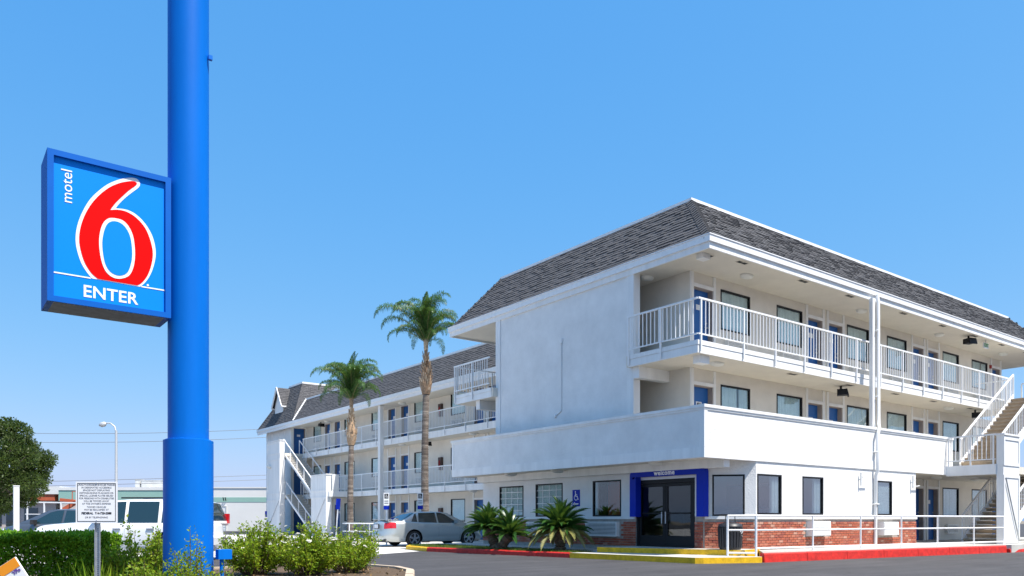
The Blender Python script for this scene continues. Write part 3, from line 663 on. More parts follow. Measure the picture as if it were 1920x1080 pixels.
# entrance: blue surround, glazed double doors
def rounded_u(y0, y1, z0, z1, tw, r, n=6):
    o = [(y0,z0)]
    o += [(y0+r-r*math.cos(R(90*k/n)), z1-r+r*math.sin(R(90*k/n))) for k in range(n+1)]
    o += [(y1-r+r*math.sin(R(90*k/n)), z1-r+r*math.cos(R(90*k/n))) for k in range(n+1)]
    o += [(y1,z0),(y1-tw,z0),(y1-tw,z1-.18),(y0+tw,z1-.18),(y0+tw,z0)]; return o
us = rounded_u(14.16, 17.0, 1.2, 2.585, .25, .12)
mb = MB(); b = mb.vs([(17.37,y,z) for y, z in us]); c = mb.vs([(OX-.002,y,z) for y, z in us]); n = len(us)
for k in range(n): mb.face((b+k, b+(k+1)%n, c+(k+1)%n, c+k))
# front face split into three convex pieces
mid = 1+14
tl = us[:8]; tr_ = us[8:16]
mb.poly([(17.37,y,z) for y, z in (us[0], *us[1:8], (us[7][0], 2.405), (14.41,2.405), (14.41,1.2))])
mb.poly([(17.37,y,z) for y, z in ((us[7][0],2.405), us[7], us[8], (us[8][0],2.405))])
mb.poly([(17.37,y,z) for y, z in ((us[8][0],2.33), *us[8:15], us[15], (16.75,1.2), (16.75,2.405))])
sur = put("entrance_surround", mb, "surround_blue", B, fix=True)
sub_obj("lettering", text_mesh("welcome", .2, "sign_white", .005, .004, spacing=1.1), sur, T((17.366,15.6,2.492)) @ FACE_NX)
ed = MB(); Y0, Y1 = 14.65, 16.94
ed.box(17.6,Y0,OZ,17.72,Y0+.09,2.32); ed.box(17.6,Y1-.09,OZ,17.72,Y1,2.32); ed.box(17.6,Y0+.09,2.2,17.72,Y1-.09,2.32)
ent = put("entrance_door", ed, "black_frame", B)
for a, b_ in ((Y0+.095,15.79), (15.8,Y1-.095)):
    lf = MB(); lf.box(17.63,a,OZ+.02,17.69,a+.09,2.19); lf.box(17.63,b_-.09,OZ+.02,17.69,b_,2.19); lf.box(17.63,a+.09,OZ+.02,17.69,b_-.09,OZ+.34); lf.box(17.63,a+.09,2.1,17.69,b_-.09,2.19)
    lf.box(17.6,a+.09,1.28,17.66,b_-.09,1.325)
    put("door_leaf", lf, "black_frame", ent)
    g = MB(); g.box(17.655,a+.09,OZ+.34,17.662,b_-.09,2.1); put("pane", g, "glass_dark", ent)
hd = MB(); hd.tube([(17.56,15.72,1.0),(17.56,15.72,1.35)], .018, 8); hd.tube([(17.56,15.87,1.0),(17.56,15.87,1.35)], .018, 8); put("door_handle", hd, "galv", ent)
# lobby inside
mb = MB(); mb.box(OX+.2,OY+.2,0,27.5,25.0,OZ-.01); put("lobby_floor", mb, "lobby_floor", B)
mb = MB(); mb.box(22.5,13.6,OZ-.01,22.65,25.0,2.78); mb.box(27.2,13.6,OZ-.01,27.4,18,2.78); put("lobby_wall", mb, "lobby_white", B)
mb = MB(); mb.box(18.35,18.0,OZ-.01,18.45,18.95,2.78); mb.box(24.3,14.2,OZ-.01,24.45,18,2.78); put("lobby_wall", mb, "lobby_red", B)
mb = MB(); mb.box(18.3,18.97,OZ-.01,18.5,19.9,2.3); put("lobby_cabinet", mb, "black_frame", B)
mb = MB(); mb.box(20.6,14.9,OZ-.01,21.4,17.6,1.35); put("reception_desk", mb, "lobby_floor", B)
for y in (14.6,15.6,16.6): 
    mb = MB(); mb.box(22.46,y,1.5,22.5,y+.7,2.3); put("poster", mb, "poster_teal", B)
# access sign on the wall
mb = MB(); mb.box(OX-.012,19.53,1.56,OX-.001,19.9,2.12); ads = put("access_sign", mb, "surround_blue", B)
mb = MB(); wheelchair(mb, .36); mb.bar((-.1,0,-.26),(.12,0,-.26),.004,.04); mb.poly([(-.15,-.002,-.26),(-.06,-.002,-.33),(-.06,-.002,-.19)]); sub_obj("symbol", mb.mesh("symbol", "sign_white"), ads, T((OX-.015,19.715,1.9)) @ W_NX)
# pipe brackets on the parapet band
for x in (23.95,27.35):
    mb = MB(); mb.bar((x,13.2,2.62),(x,13.2,2.2),.05,.05); mb.bar((x,13.2,2.25),(x+.42,13.18,2.3),.03,.03); mb.bar((x,13.2,2.4),(x,13.32,2.4),.04,.04); mb.tube([(x+.15,13.2,2.5),(x+.15,13.3,2.5)], .05, 8); put("wall_bracket", mb, "ac_white", B)

# ---- stairs at the right end
def stair(parent, axis, a0, z0, a1, z1, c0, c1, n, name="stair", rails=("in","out"), joined=False, tread_m="tread_tan", bal=.021, sparse=False):
    """straight flight; runs along 'x' from a0 to a1 (rising z0->z1) between c0 and c1 (across). axis 'y' swaps."""
    P = (lambda a, c, z: Vector((a, c, z))) if axis == 'x' else (lambda a, c, z: Vector((c, a, z)))
    mb = MB(); run = (a1-a0)/n; rise = (z1-z0)/n; sg = 1 if a1 > a0 else -1
    for c in (c0, c1):
        mb.bar(P(a0,c,z0+.02), P(a1,c,z1-.02), .05, .16 if sparse else .28)
    o = put(name, mb, "rail_white", parent)
    tm = cached(("tread", axis, round(c1-c0, 3), round(run, 3), round(rise, 3)), lambda: None)
    if tm is None:
        tb = MB(); lo, hi = min(c0,c1)+.03, max(c0,c1)-.03; wd = hi-lo
        q0 = P(-.035*sg, 0, rise-.055); q1 = P(run+.01*sg, wd, rise); tb.box(*q0, *q1)
        q0 = P(.02*sg, 0.01, .02); q1 = P(.05*sg, wd-.01, rise-.056); tb.box(*q0, *q1)
        tm = tb.mesh("tread", tread_m); CACHE[("tread", axis, round(c1-c0, 3), round(run, 3), round(rise, 3))] = tm
    for i in range(n): add("tread", tm, o, T(P(a0+run*i, min(c0,c1)+.03, z0+rise*i)))
    up = Vector((0,0,1))
    for c in ([c0] if "in" in rails else [])+([c1] if "out" in rails else []):
        p, q = P(a0,c,z0), P(a1,c,z1); H_ = 1.02; r = MB(); r.bar(p+up*H_, q+up*H_, .055, .06)
        if not sparse: r.bar(p+up*.2, q+up*.2, .04, .045)
        ho = put("handrail", r, "rail_white", o)
        L = abs(a1-a0); k = round(L/(1.25 if sparse else .15)); big = MB()
        for i in range(k+1):
            v = p.lerp(q, i/k); post = sparse or i in (0, k) or i % 9 == 0
            big.bar(v+up*(.0 if post else .2), v+up*H_, .045 if post else bal, .045 if post else bal, (1,0,0))
        put("balusters", big, "rail_white", o, stuff=True)
    return o
stair(B, 'x', 30.9, F1-.02, 35.6, F2, 13.1, 11.75, 17)
stair(B, 'x', 30.75, F2, 35.5, F3, 13.1, 11.75, 17)
def shear_panel(parent, axis, a0, a1, c0, c1, ztop, zb, cable=True):
    """solid stair pylon: body, cap, raised frame strips, thin tie cables on the outer face (c0 side)"""
    bx = (lambda m_, p0, q0, z0, p1, q1, z1: m_.box(p0,q0,z0,p1,q1,z1)) if axis == 'x' else (lambda m_, p0, q0, z0, p1, q1, z1: m_.box(q0,p0,z0,q1,p1,z1))
    mb = MB(); bx(mb, a0, c0, 0, a1, c1, ztop-.06); o = put("stair_pylon", mb, "stucco_trim", parent)
    mb = MB(); bx(mb, a0-.04, c0-.05, ztop-.06, a1+.04, c1+.04, ztop)
    for z0, z1 in zb:
        f = c0-.025; bx(mb, a0, f, z0, a0+.1, c0, z1); bx(mb, a1-.1, f, z0, a1, c0, z1); bx(mb, a0+.1, f, z1-.1, a1-.1, c0, z1); bx(mb, a0+.1, f, z0, a1-.1, c0, z0+.1)
    put("pylon_trim", mb, "stucco_trim", o)
    if cable:
        mb = MB(); P = (lambda a, c, z: (a, c, z)) if axis == 'x' else (lambda a, c, z: (c, a, z))
        z0, z1 = zb[0]; mb.tube([P(a0+.1,c0-.04,z1-.1),P(a1-.1,c0-.04,z0+.05)], .022, 6); put("tie_cable", mb, "galv", o)
    return o
shear_panel(B, 'x', 29.95, 31.3, 11.36, 11.58, 4.12, [(.3,2.68),(3.0,4.0)])

# ------------------------------------------------------------------ far wing
Wg = thing("motel_wing", "long three storey motel wing behind the palms with gabled stair tower at its left end", "motel", (22.57,45,0))
WX, WW = 22.57, 23.7
k_ = WW/24.07
G1, G2, G3 = .06, 2.95, 6.0
mb = MB(); mb.box(WX+.03,29,5.66,26,58.0,5.99); mb.box(20.95,55.7,5.68,WX+.03,58,5.985); put("floor_slab", mb, "soffit", Wg)
mb = MB(); mb.box(WX+.03,29,2.64,26,58.0,2.94); mb.box(20.95,55.7,2.65,WX+.03,58,2.935); mb.box(20.95,47.3,2.655,WX+.03,50.4,2.93); put("floor_slab", mb, "soffit", Wg)
mb = MB()
for z0, z1 in ((5.65,6.0),(2.63,2.95)): mb.box(WX,29,z0,WX+.03,55.7,z1-.1); mb.box(WX-.015,29,z1-.1,WX+.03,55.7,z1+.005)
put("slab_fascia", mb, "stucco_trim", Wg)
mb = MB(); mb.box(20.93,47.27,2.6,22.56,47.3,2.95); mb.box(20.93,47.3,2.6,20.95,50.4,2.95); put("slab_fascia", mb, "stucco_trim", Wg)
wD = [(42.42,43.6),(44.12,45.27),(34.29,35.38),(33.0,33.92),(52.39,53.48),(54.04,55.29)]
wWn = [(45.93,47.56),(40.2,41.83),(36.22,37.68),(55.88,57.3),(50.12,51.76)]
wD = [((a+b)/2*k_-DW/2) for a, b in wD]; wWn = [(a*k_, b*k_) for a, b in wWn]
for f, (z0, z1) in enumerate(((G1,2.66),(G2,5.67),(G3,8.2))):
    ops = [(y, y+DW, z0, z0+DH) for y in wD] + [(a, b, z0+.95, z0+2.2) for a, b in wWn]
    mb = MB(); wall(mb, 'y', 27, 57.8, z0, z1, WW, WW+.25, ops); put("corridor_wall", mb, "corridor_wall", Wg)
    for y in wD: door(Wg, T((WW,y+DW,z0)) @ W_NX, round(z1-z0-.04, 2))
    for i, (a, b) in enumerate(wWn):
        window(Wg, T((WW,b,z0+.95)) @ W_NX, b-a, 1.25, "blind" if (i+f) % 4 == 3 else "curtain", i+f, None if (i+f) % 3 else ((0,.55),(.6,1)))
        add("air_conditioner", cached("ac", ac_mesh), Wg, T((WW,b-.2,z0+.28)) @ W_NX)
    # end wall of the corridor with a wide blue door
    mb = MB(); wall(mb, 'x', WX+.03, WW, z0, z1, 57.8, 58.0, [(WX+.1, WX+1.02, z0, z0+DH)]); put("corridor_end_wall", mb, "corridor_wall", Wg)
    door(Wg, T((WX+.1,57.8,z0)), round(z1-z0-.04, 2))
    yb = 38.68*k_
    mb = MB(); mb.box(WW-.14,yb-.17,z0+1.0,WW-.001,yb+.17,z0+1.72); cb = put("extinguisher_cabinet", mb, "cabinet_brown", Wg)
    mb = MB(); mb.tube([(WW-.15,yb,z0+1.1),(WW-.15,yb,z0+1.5),(WW-.15,yb,z0+1.56)], [.06,.06,.03], 8); put("extinguisher", mb, "ext_red", cb)
# column and guard rails
mb = MB(); mb.box(WX-.25,42.95,0,WX-.02,43.25,8.1); put("column", mb, "stucco_trim", Wg)
yy = [55.55,53.2,51.1,49.0,45.9,43.91,41.9,39.9,37.9,35.92,33.88,31.9,29.2]
for z, y1 in ((G3,57.3),(G2,57.3)):
    top = [57.2]+yy
    railing(Wg, (WX-.04,55.6), (WX-.04,29.2), z, 1.1, post_drop=.3, posts=[55.6-v for v in yy], joined=True, bal=.024)
railing(Wg, (21.6,47.36), (22.5,47.36), G2, 1.1, posts=[0,.45,.85], joined=True)
mb = MB(); mb.box(21.15,47.3,G2,21.6,47.4,G2+1.1); put("balustrade_panel", mb, "stucco", Wg)
# eave and roof
WE0, WE1, WEZ = 27.0, 56.6, 8.2
mb = MB(); mb.box(22.2,WE0,WEZ-.06,26,57.8,WEZ+.06); put("soffit", mb, "soffit", Wg)
mb = MB(); mb.box(22.12,WE0,WEZ-.12,22.2,64.3,WEZ+.12); mb.box(22.06,WE0,WEZ+.1,22.2,WE1,WEZ+.3); mb.box(22.06,WE1,WEZ+.1,22.2,64.35,WEZ+.3); put("gutter", mb, "rail_white", Wg)
RE = [(22.14,WE0,WEZ+.28),(22.14,WE1,WEZ+.28)]; RT = [(23.55,WE0,10.33),(23.55,57.4,10.33)]
mb = MB(); mb.poly([RE[0],RT[0],RT[1],RE[1]]); mb.poly([(23.55,WE0,10.25),(36,WE0,10.25),(36,60,10.25),(23.55,60,10.25)]); mb.poly([(36,WE0,0),(36,60,0),(36,60,10.25),(36,WE0,10.25)]); wrf = put("roof", mb, "roof_deck", Wg)
shingles(RE[1], RE[0], RT[1], RT[0], 5, parent=wrf, expo=.16)
mb = MB(); mb.box(23.5,WE0,10.3,23.66,57.4,10.41); mb.bar((22.16,WE1,WEZ+.34),(23.55,57.4,10.4),.12,.08); put("roof_edge_flashing", mb, "rail_white", wrf)
mb = MB(); mb.box(25.5,56.0,10.25,30,56.3,11.15); mb.box(25.4,55.9,11.15,30.1,56.4,11.25); put("roof_upstand", mb, "stucco_trim", wrf)
# stair tower
mb = MB(); mb.box(WX,58.0,0,29,63.4,8.2); tw = put("tower_wall", mb, "stucco", Wg)
mb = MB()
for y in (58.06,59.4,60.75,62.1,63.3): mb.box(WX-.03,y-.06,0,WX,y+.06,8.08)
mb.box(WX-.025,58.06,5.7,WX,63.3,5.9); mb.box(WX-.025,58.06,2.7,WX,63.3,2.9); put("siding_batten", mb, "stucco_trim", tw)
te, tt = frustum(22.14, WE1, 30, 64.3, WEZ+.29, 1.5, 1.8, 2, 3.2, 11.75)
mb = MB()
for k in range(4): mb.poly([te[k], te[(k+1)%4], tt[(k+1)%4], tt[k]])
mb.poly([(p[0],p[1],11.7) for p in tt]); trf = put("tower_roof", mb, "roof_deck", Wg)
shingles(te[3], te[0], tt[3], tt[0], 6, parent=trf, expo=.16); shingles(te[0], te[1], tt[0], tt[1], 7, parent=trf, expo=.16)
hip_caps(te[0], tt[0], (0,-.86,.5), (-.92,0,.4), trf, 8); hip_caps(te[3], tt[3], (0,.7,.7), (-.92,0,.4), trf, 9)
mb = MB(); ring(mb, tt[0][0]-.05, tt[0][1]-.05, tt[2][0], tt[2][1]+.05, 11.72, 11.85, .14); put("roof_edge_flashing", mb, "rail_white", trf)
# dormer
DX, DY, DHW, DZ0, DZE, DZA = 22.62, 60.75, .95, 9.2, 10.15, 11.6
mb = MB(); pts = [(DX,DY-DHW+.1,DZ0),(DX,DY-DHW+.1,DZE),(DX,DY,DZA-.08),(DX,DY+DHW-.1,DZE),(DX,DY+DHW-.1,DZ0)]
mb.extr(pts, (1.6,0,0)); dm = put("dormer", mb, "stucco_trim", Wg, fix=True)
for sg in (-1, 1):
    a = (DX-.2,DY+sg*(DHW+.12),DZE-.12); b = (DX+2.2,DY+sg*(DHW+.12),DZE-.12); c = (DX-.2,DY,DZA); d = (DX+2.2,DY,DZA)
    mb = MB(); mb.poly([a,b,d,c] if sg < 0 else [b,a,c,d]); put("dormer_roof", mb, "roof_deck", dm)
    shingles(b if sg > 0 else a, a if sg > 0 else b, d if sg > 0 else c, c if sg > 0 else d, 10+sg, parent=dm, expo=.16)
    mb = MB(); mb.bar((DX-.22,DY+sg*(DHW+.12),DZE-.15),(DX-.22,DY,DZA-.02),.06,.16); mb.bar((DX-.2,DY+sg*(DHW+.12),DZE-.15),(DX+1.0,DY+sg*(DHW+.12),DZE-.15),.08,.1); put("barge_board", mb, "rail_white", dm)
shear_panel(Wg, 'y', 54.75+.9, 58.29, 20.8, 21.15, 6.95, [(.3,2.6),(3.0,5.6),(5.95,6.85)])
shear_panel(Wg, 'y', 47.45, 49.87, 20.8, 21.15, 4.08, [(.3,2.6),(2.95,3.98)])
stair(Wg, 'y', 51.0, G2, 56.1, G3, 22.45, 21.25, 17, tread_m="tread_pale", sparse=True)
stair(Wg, 'y', 50.7, .05, 55.8, G2, 22.45, 21.25, 17, tread_m="tread_pale", sparse=True)
mb = MB(); mb.tube([(20.7,57.6,5.1),(20.62,57.6,5.0)], .16, 10); mb.bar((20.8,57.6,5.1),(20.6,57.6,5.1),.08,.08); put("wall_lamp", mb, "light_lens", Wg)
mb = MB(); mb.box(20.7,58.3,1.3,20.8,58.5,1.75); put("wall_box", mb, "surround_blue", Wg)
for y, z in ((41.6,8.14),(52.5,8.14),(57.0,8.14),(41.6,5.66),(34,5.66),(34,2.64)): add("ceiling_light", cached("lamp", lamp_oval), Wg, T((23.1,y,z)))
for y, z in ((53.2,8.14),(38.4,5.66)): add("flood_light", cached("flood", flood_mesh), Wg, T((22.9,y,z)))

# ------------------------------------------------------------------ kerbs, walkways, steps, beds
wk = MB(); wk.cur = 0
wk.prism([(17.47,12.3),(29.35,11.06),(29.4,10.9),(43,10.9),(43,15.3),(27.7,15.3),(27.6,13.3),(18.7,13.3)], -.05, .262)
structure(put("walkway", wk, "concrete"))
mb = MB(); mb.prism([(16.0,17.0),(16.95,14.15),(17.3,13.1),(17.46,12.9),(18.8,13.3),(17.8,14.35),(17.75,17.0)], -.05, .302, top=1); structure(put("upper_step", mb, ["paint_yellow", "concrete"]))
mb = MB(); mb.prism([(15.05,17.15),(15.6,12.98),(15.75,12.84),(17.28,12.22),(17.44,12.3),(17.44,13.2),(16.9,14.2),(16.1,17.1)], -.05, .152, top=1); structure(put("lower_step", mb, ["paint_yellow", "concrete"]))
def kerb(name, pts, h, w_, m_, seg=1.25, gap=.008):
    """kerb laid as separate stones along a polyline, face on the first side"""
    root = bpy.data.objects.new(name, None); link(root, None, T((*pts[0],0))); structure(root)
    for a, b in zip(pts, pts[1:]):
        a, b = Vector((*a,0)), Vector((*b,0)); L = (b-a).length; d = (b-a)/L; n_ = Vector((-d.y,d.x,0)); k = max(1, round(L/seg))
        for i in range(k):
            p, q = a+d*(L*i/k+gap), a+d*(L*(i+1)/k-gap); hh = h+rnd.uniform(-.004,.004); c = .03
            mb = MB(); prof = [(0,-.1),(.015,hh-c),(c+.01,hh),(w_,hh),(w_,-.1)]
            i0 = mb.vs([p+n_*u+Vector((0,0,z)) for u, z in prof]+[q+n_*u+Vector((0,0,z)) for u, z in prof])
            for j in range(5): mb.face((i0+j, i0+(j+1)%5, i0+5+(j+1)%5, i0+5+j))
            mb.face([i0+j for j in reversed(range(5))]); mb.face([i0+5+j for j in range(5)])
            put("kerb_stone", mb, m_ if not isinstance(m_, list) else m_[i % len(m_)], root, fix=True)
    return root
kerb("kerb", [(17.46,12.24),(29.3,11.0)], .245, .16, "paint_red", 1.6)
kerb("kerb", [(29.32,10.9),(43,10.6)], .13, .16, "paint_red", 1.6)
kerb("kerb", [(14.06,23.6),(15.04,17.17)], .15, .17, "paint_red", 1.3)
kerb("kerb", [(14.9,26.3),(14.3,25.5),(14.06,23.62)], .15, .17, "paint_yellow", 1.0)
mb = MB(); mb.prism([(14.22,23.7),(15.2,17.2),(16.0,17.1),(16.2,17.1),(16.2,26.4),(15.0,26.3),(14.45,25.5)], -.05, .12); structure(put("verge_soil", mb, "earth"))
mb = MB(); mb.prism([(16.2,17.0),(17.7,17.0),(17.7,26.5),(16.2,26.5)], -.05, .17); structure(put("side_walkway", mb, "concrete"))
mb = MB(); mb.prism([(21.9,27),(23.65,27),(23.65,63),(21.9,63)], -.05, .055); structure(put("wing_walkway", mb, "concrete"))
# grass of the verge
rg = np.random.default_rng(3); n = 9000
gx = rg.uniform(0,1,n); gy = rg.uniform(17.3,26.0,n); kx = np.interp(gy, [17.2,23.6,25.5,26.3], [15.22,14.24,14.5,15.0]); gp = np.stack([kx+gx*(16.15-kx), gy, np.full(n,.115)], 1)
keep = (np.sin(gp[:,0]*5.1)+np.sin(gp[:,1]*3.7)+rg.normal(0,.8,n)) > -1.2; gp = gp[keep]
leaves("grass", gp, np.tile([0,0,1.0],(len(gp),1)), .085, "grass_blade", None, wr=.14, seed=4, jitter=.45, stuff=True)
# foreground planting bed with tan kerb
bed = [(-9,9.5),(-1,7.2),(1.5,7.2),(4.2,8.6),(6.4,11.3),(7.6,13.4),(7.86,14.4),(7.75,15.5),(7.35,16.3),(6.7,16.6),(3,16.0),(-9,14.6)]
mb = MB(); mb.prism(bed, -.05, .11); structure(put("planting_bed", mb, "mulch"))
ek = [(4.2,8.5),(6.45,11.2),(7.7,13.35),(7.97,14.4),(7.85,15.55),(7.42,16.4),(6.72,16.72),(3,16.12),(-9,14.72)]
kerb("kerb", ek, .15, .17, "concrete_tan", 1.1)

rg = np.random.default_rng(77); n = 1400; bx = rg.uniform(-2,7.8,n); by = rg.uniform(8.2,16.2,n)
inside = (by < np.interp(bx, [-2,3,6.7,7.8], [15.2,15.8,16.3,14.6])) & (by > np.interp(bx, [-2,1.5,4.2,6.4,7.6], [7.6,7.4,8.8,11.5,13.6])); Pl = np.stack([bx,by,np.full(n,.118)], 1)[inside]
leaves("leaf_litter", Pl, np.tile([0,0,.12],(len(Pl),1)), .06, "dry_leaf", None, wr=.55, seed=78, jitter=.7, stuff=True)
# front handrail along the red kerb
hr = thing("handrail", "white two bar pipe handrail standing along the red kerb before the brick wall", "handrail", (17.5,12.45,0))
def pipe_rail(root, pts, top, mid, post_xy, zb, r=.025):
    mb = MB(); mb.tube([(x,y,top) for x, y in pts], r, 8); put("top_rail", mb, "rail_white", root, smooth=True)
    mb = MB(); mb.tube([(x,y,mid) for x, y in pts], r*.9, 8); put("middle_rail", mb, "rail_white", root, smooth=True)
    for x, y in post_xy:
        mb = MB(); mb.tube([(x,y,zb),(x,y,top)], r, 8); mb.tube([(x,y,zb),(x,y,zb+.012)], r*2.2, 10); put("post", mb, "rail_white", root, smooth=False)
P0 = [(16.93,13.0),(17.42,12.47)]
pipe_rail(hr, [P0[0],P0[1],(29.65,11.22)], 1.22, .84, [(19.68, 12.24), (21.78, 12.02), (23.76, 11.82), (25.68, 11.63), (27.75, 11.41), (29.6, 11.225)], .262)
for p in P0:
    mb = MB(); mb.tube([(*p,.152),(*p,1.22)], .03, 8); put("post", mb, "rail_white", hr)
mb = MB(); mb.tube([(*P0[0],.24),(*P0[1],.24)], .026, 8); mb.tube([(17.42,12.47,.36),(29.6,11.225,.36)], .026, 8); put("bottom_rail", mb, "rail_white", hr, smooth=True)
h2 = thing("handrail", "short white pipe ramp rail beside the tail of the silver car", "handrail", (17.2,37.1,0))
pipe_rail(h2, [(17.2,37.2),(17.42,34.4),(18.6,34.2)], .92, .52, [(17.28,36.6),(17.4,34.6),(18.6,34.2)], 0, .028)

# litter bin by the corner
bn = thing("litter_bin", "black round litter bin with white scrawl behind the handrail by the brick corner", "litter bin", (17.5,13.35,.302))
mb = MB(); mb.tube([(17.5,13.35,.302),(17.5,13.35,.34),(17.5,13.35,.9),(17.5,13.35,.93)], [.27,.29,.31,.32], 24); put("bin_body", mb, "bin_black", bn, smooth=True)
for k in range(24):
    a = 2*math.pi*k/24; mb = MB(); c, s_ = math.cos(a), math.sin(a)
    mb.bar((17.5+.3*c,13.35+.3*s_,.36),(17.5+.325*c,13.35+.325*s_,.9),.055,.02,(c,s_,0)); put("slat", mb, "bin_black", bn)
mb = MB(); mb.tube([(17.5,13.35,.93),(17.5,13.35,1.0),(17.5,13.35,1.04)], [.33,.3,.12], 24); put("lid", mb, "bin_black", bn, smooth=True)
mb = MB(); mb.tube([(17.28,13.35,.98),(17.3,13.35,1.2),(17.5,13.35,1.25),(17.7,13.35,1.2),(17.72,13.35,.98)], .012, 6); put("bail", mb, "bin_black", bn)
mb = MB()
for i, (u, z) in enumerate([(0,.78),(.06,.82),(.1,.74),(.16,.83),(.2,.77),(.13,.7)]):
    a = R(-95)+u*1.6; mb.bar((17.5+.345*math.cos(a),13.35+.345*math.sin(a),z),(17.5+.345*math.cos(a+.1),13.35+.345*math.sin(a+.1),z+.035*(-1)**i),.012,.006)
put("scrawl", mb, "white_plate", bn)

# ------------------------------------------------------------------ pole sign
ps = thing("pole_sign", "tall bright blue steel pole carrying the blue ENTER sign with a big red 6", "sign", (2.5,9.64,0))
def cyl(mb, x, y, z0, z1, r, n=48): mb.tube([(x,y,z0),(x,y,z1)], r, n)
mb = MB(); cyl(mb, 2.5,9.64,2.03,14.5,.226); put("pole", mb, "pole_blue", ps, smooth=False)
for p in ps.children[-1].data.polygons: p.use_smooth = abs(p.normal.z) < .5
mb = MB(); cyl(mb, 2.5,9.64,0,2.045,.2765); slv = put("pole_sleeve", mb, "pole_blue", ps)
for p in slv.data.polygons: p.use_smooth = abs(p.normal.z) < .5
mb = MB()
for k in range(40):
    a = 2*math.pi*k/40; mb.tube([(2.5+.243*math.cos(a),9.64+.243*math.sin(a),2.045),(2.5+.243*math.cos(a+.157),9.64+.243*math.sin(a+.157),2.047)], .011+.004*rnd.random(), 5)
put("weld_bead", mb, "sign_white" if False else "pole_blue", slv)
mb = MB(); mb.box(2.68,9.46,6.53,2.725,9.5,6.58)
put("lug", mb, "pole_blue", ps)
SX0, SX1, SZ0, SZ1, SY, SYB = 1.04, 2.262, 3.415, 5.014, 9.45, 9.98
mb = MB(); t_ = .06
mb.box(SX0,SY,SZ0,SX0+t_,SYB,SZ1); mb.box(SX1-t_,SY,SZ0,SX1,SYB,SZ1); mb.box(SX0+t_,SY,SZ1-t_,SX1-t_,SYB,SZ1); mb.cur = 1; mb.box(SX0+t_,SY+.03,SZ0,SX1-t_,SYB,SZ0+t_); mb.cur = 0; mb.box(SX0+t_,SY,SZ0,SX1-t_,SY+.03,SZ0+t_); mb.box(SX0+t_,SYB-.03,SZ0+t_,SX1-t_,SYB,SZ1-t_)
cab = put("sign_cabinet", mb, ["sign_frame_blue", "sign_under"], ps)
FY = SY+.035
mb = MB(); mb.box(SX0+t_,FY,SZ0+t_,SX1-t_,FY+.02,SZ1-t_); put("sign_face", mb, "sign_face", cab)
def smooth_loop(pts, sharp=(), n=5):
    """closed Catmull-Rom through pts, straight through the sharp corner indices"""
    out = []; N = len(pts)
    for i in range(N):
        p0, p1, p2, p3 = (pts[(i+k) % N] for k in (-1,0,1,2))
        if i in sharp: p0 = (2*p1[0]-p2[0], 2*p1[1]-p2[1])
        if (i+1) % N in sharp: p3 = (2*p2[0]-p1[0], 2*p2[1]-p1[1])
        for k in range(n):
            t = k/n; f = lambda a,b,c,d: .5*((2*b)+(-a+c)*t+(2*a-5*b+4*c-d)*t*t+(-a+3*b-3*c+d)*t**3)
            out.append((f(p0[0],p1[0],p2[0],p3[0]), f(p0[1],p1[1],p2[1],p3[1])))
    return out
def flat_shape(name, loop, y, m_, parent, th=.003):
    from mathutils.geometry import tessellate_polygon
    vs = [Vector((x,y,z)) for x, z in loop]; tris = tessellate_polygon([vs]); fs = []
    for t in tris:
        a, b, c = (vs[i] for i in t); fs.append(t if (b-a).cross(c-a).y < 0 else t[::-1])
    me = bpy.data.meshes.new(name); me.from_pydata([tuple(v) for v in vs], [], fs); me.materials.append(MATS[m_]); return add(name, me, parent)
OUT = [(1.8755, 4.9251), (1.9173, 4.9183), (1.9411, 4.8829), (1.9283, 4.834), (1.8574, 4.7566), (1.7855, 4.6756), (1.7267, 4.5965), (1.6948, 4.5439), (1.7944, 4.5542), (1.8846, 4.5323), (1.9759, 4.4645), (2.0498, 4.3616), (2.0907, 4.2505), (2.1057, 4.1233), (2.087, 3.9992), (2.0498, 3.882), (1.998, 3.7865), (1.9429, 3.7248), (1.4619, 3.7283), (1.4108, 3.7895), (1.3601, 3.875), (1.3231, 3.9911), (1.3064, 4.1014), (1.3131, 4.2167), (1.3399, 4.3367), (1.3854, 4.4618), (1.4448, 4.5814), (1.522, 4.6872), (1.6175, 4.789), (1.7231, 4.8653), (1.8124, 4.9084)]
RED = [(1.8755, 4.8876), (1.9046, 4.8813), (1.9009, 4.8507), (1.8268, 4.7725), (1.7533, 4.6814), (1.6877, 4.5929), (1.6402, 4.5113), (1.7231, 4.5331), (1.8124, 4.529), (1.9028, 4.4872), (1.9851, 4.4069), (2.0349, 4.3084), (2.0684, 4.1856), (2.0739, 4.0867), (2.0553, 3.973), (2.0164, 3.8597), (1.9612, 3.7738), (1.9137, 3.7334), (1.5168, 3.7347), (1.4534, 3.7881), (1.3939, 3.8817), (1.3567, 3.998), (1.3399, 4.1086), (1.3466, 4.2242), (1.3736, 4.3408), (1.4193, 4.4603), (1.479, 4.5707), (1.5566, 4.6767), (1.6437, 4.7667), (1.7409, 4.8347), (1.8304, 4.8758)]
RING = [(1.6701, 4.429), (1.6175, 4.4089), (1.5739, 4.3563), (1.5444, 4.2685), (1.5306, 4.1497), (1.5393, 4.0166), (1.5652, 3.8964), (1.6087, 3.8139), (1.6789, 3.7727), (1.7587, 3.7817), (1.8304, 3.8305), (1.8719, 3.9272), (1.8882, 4.049), (1.8846, 4.1668), (1.8665, 4.2814), (1.8214, 4.3757), (1.7587, 4.4261)]
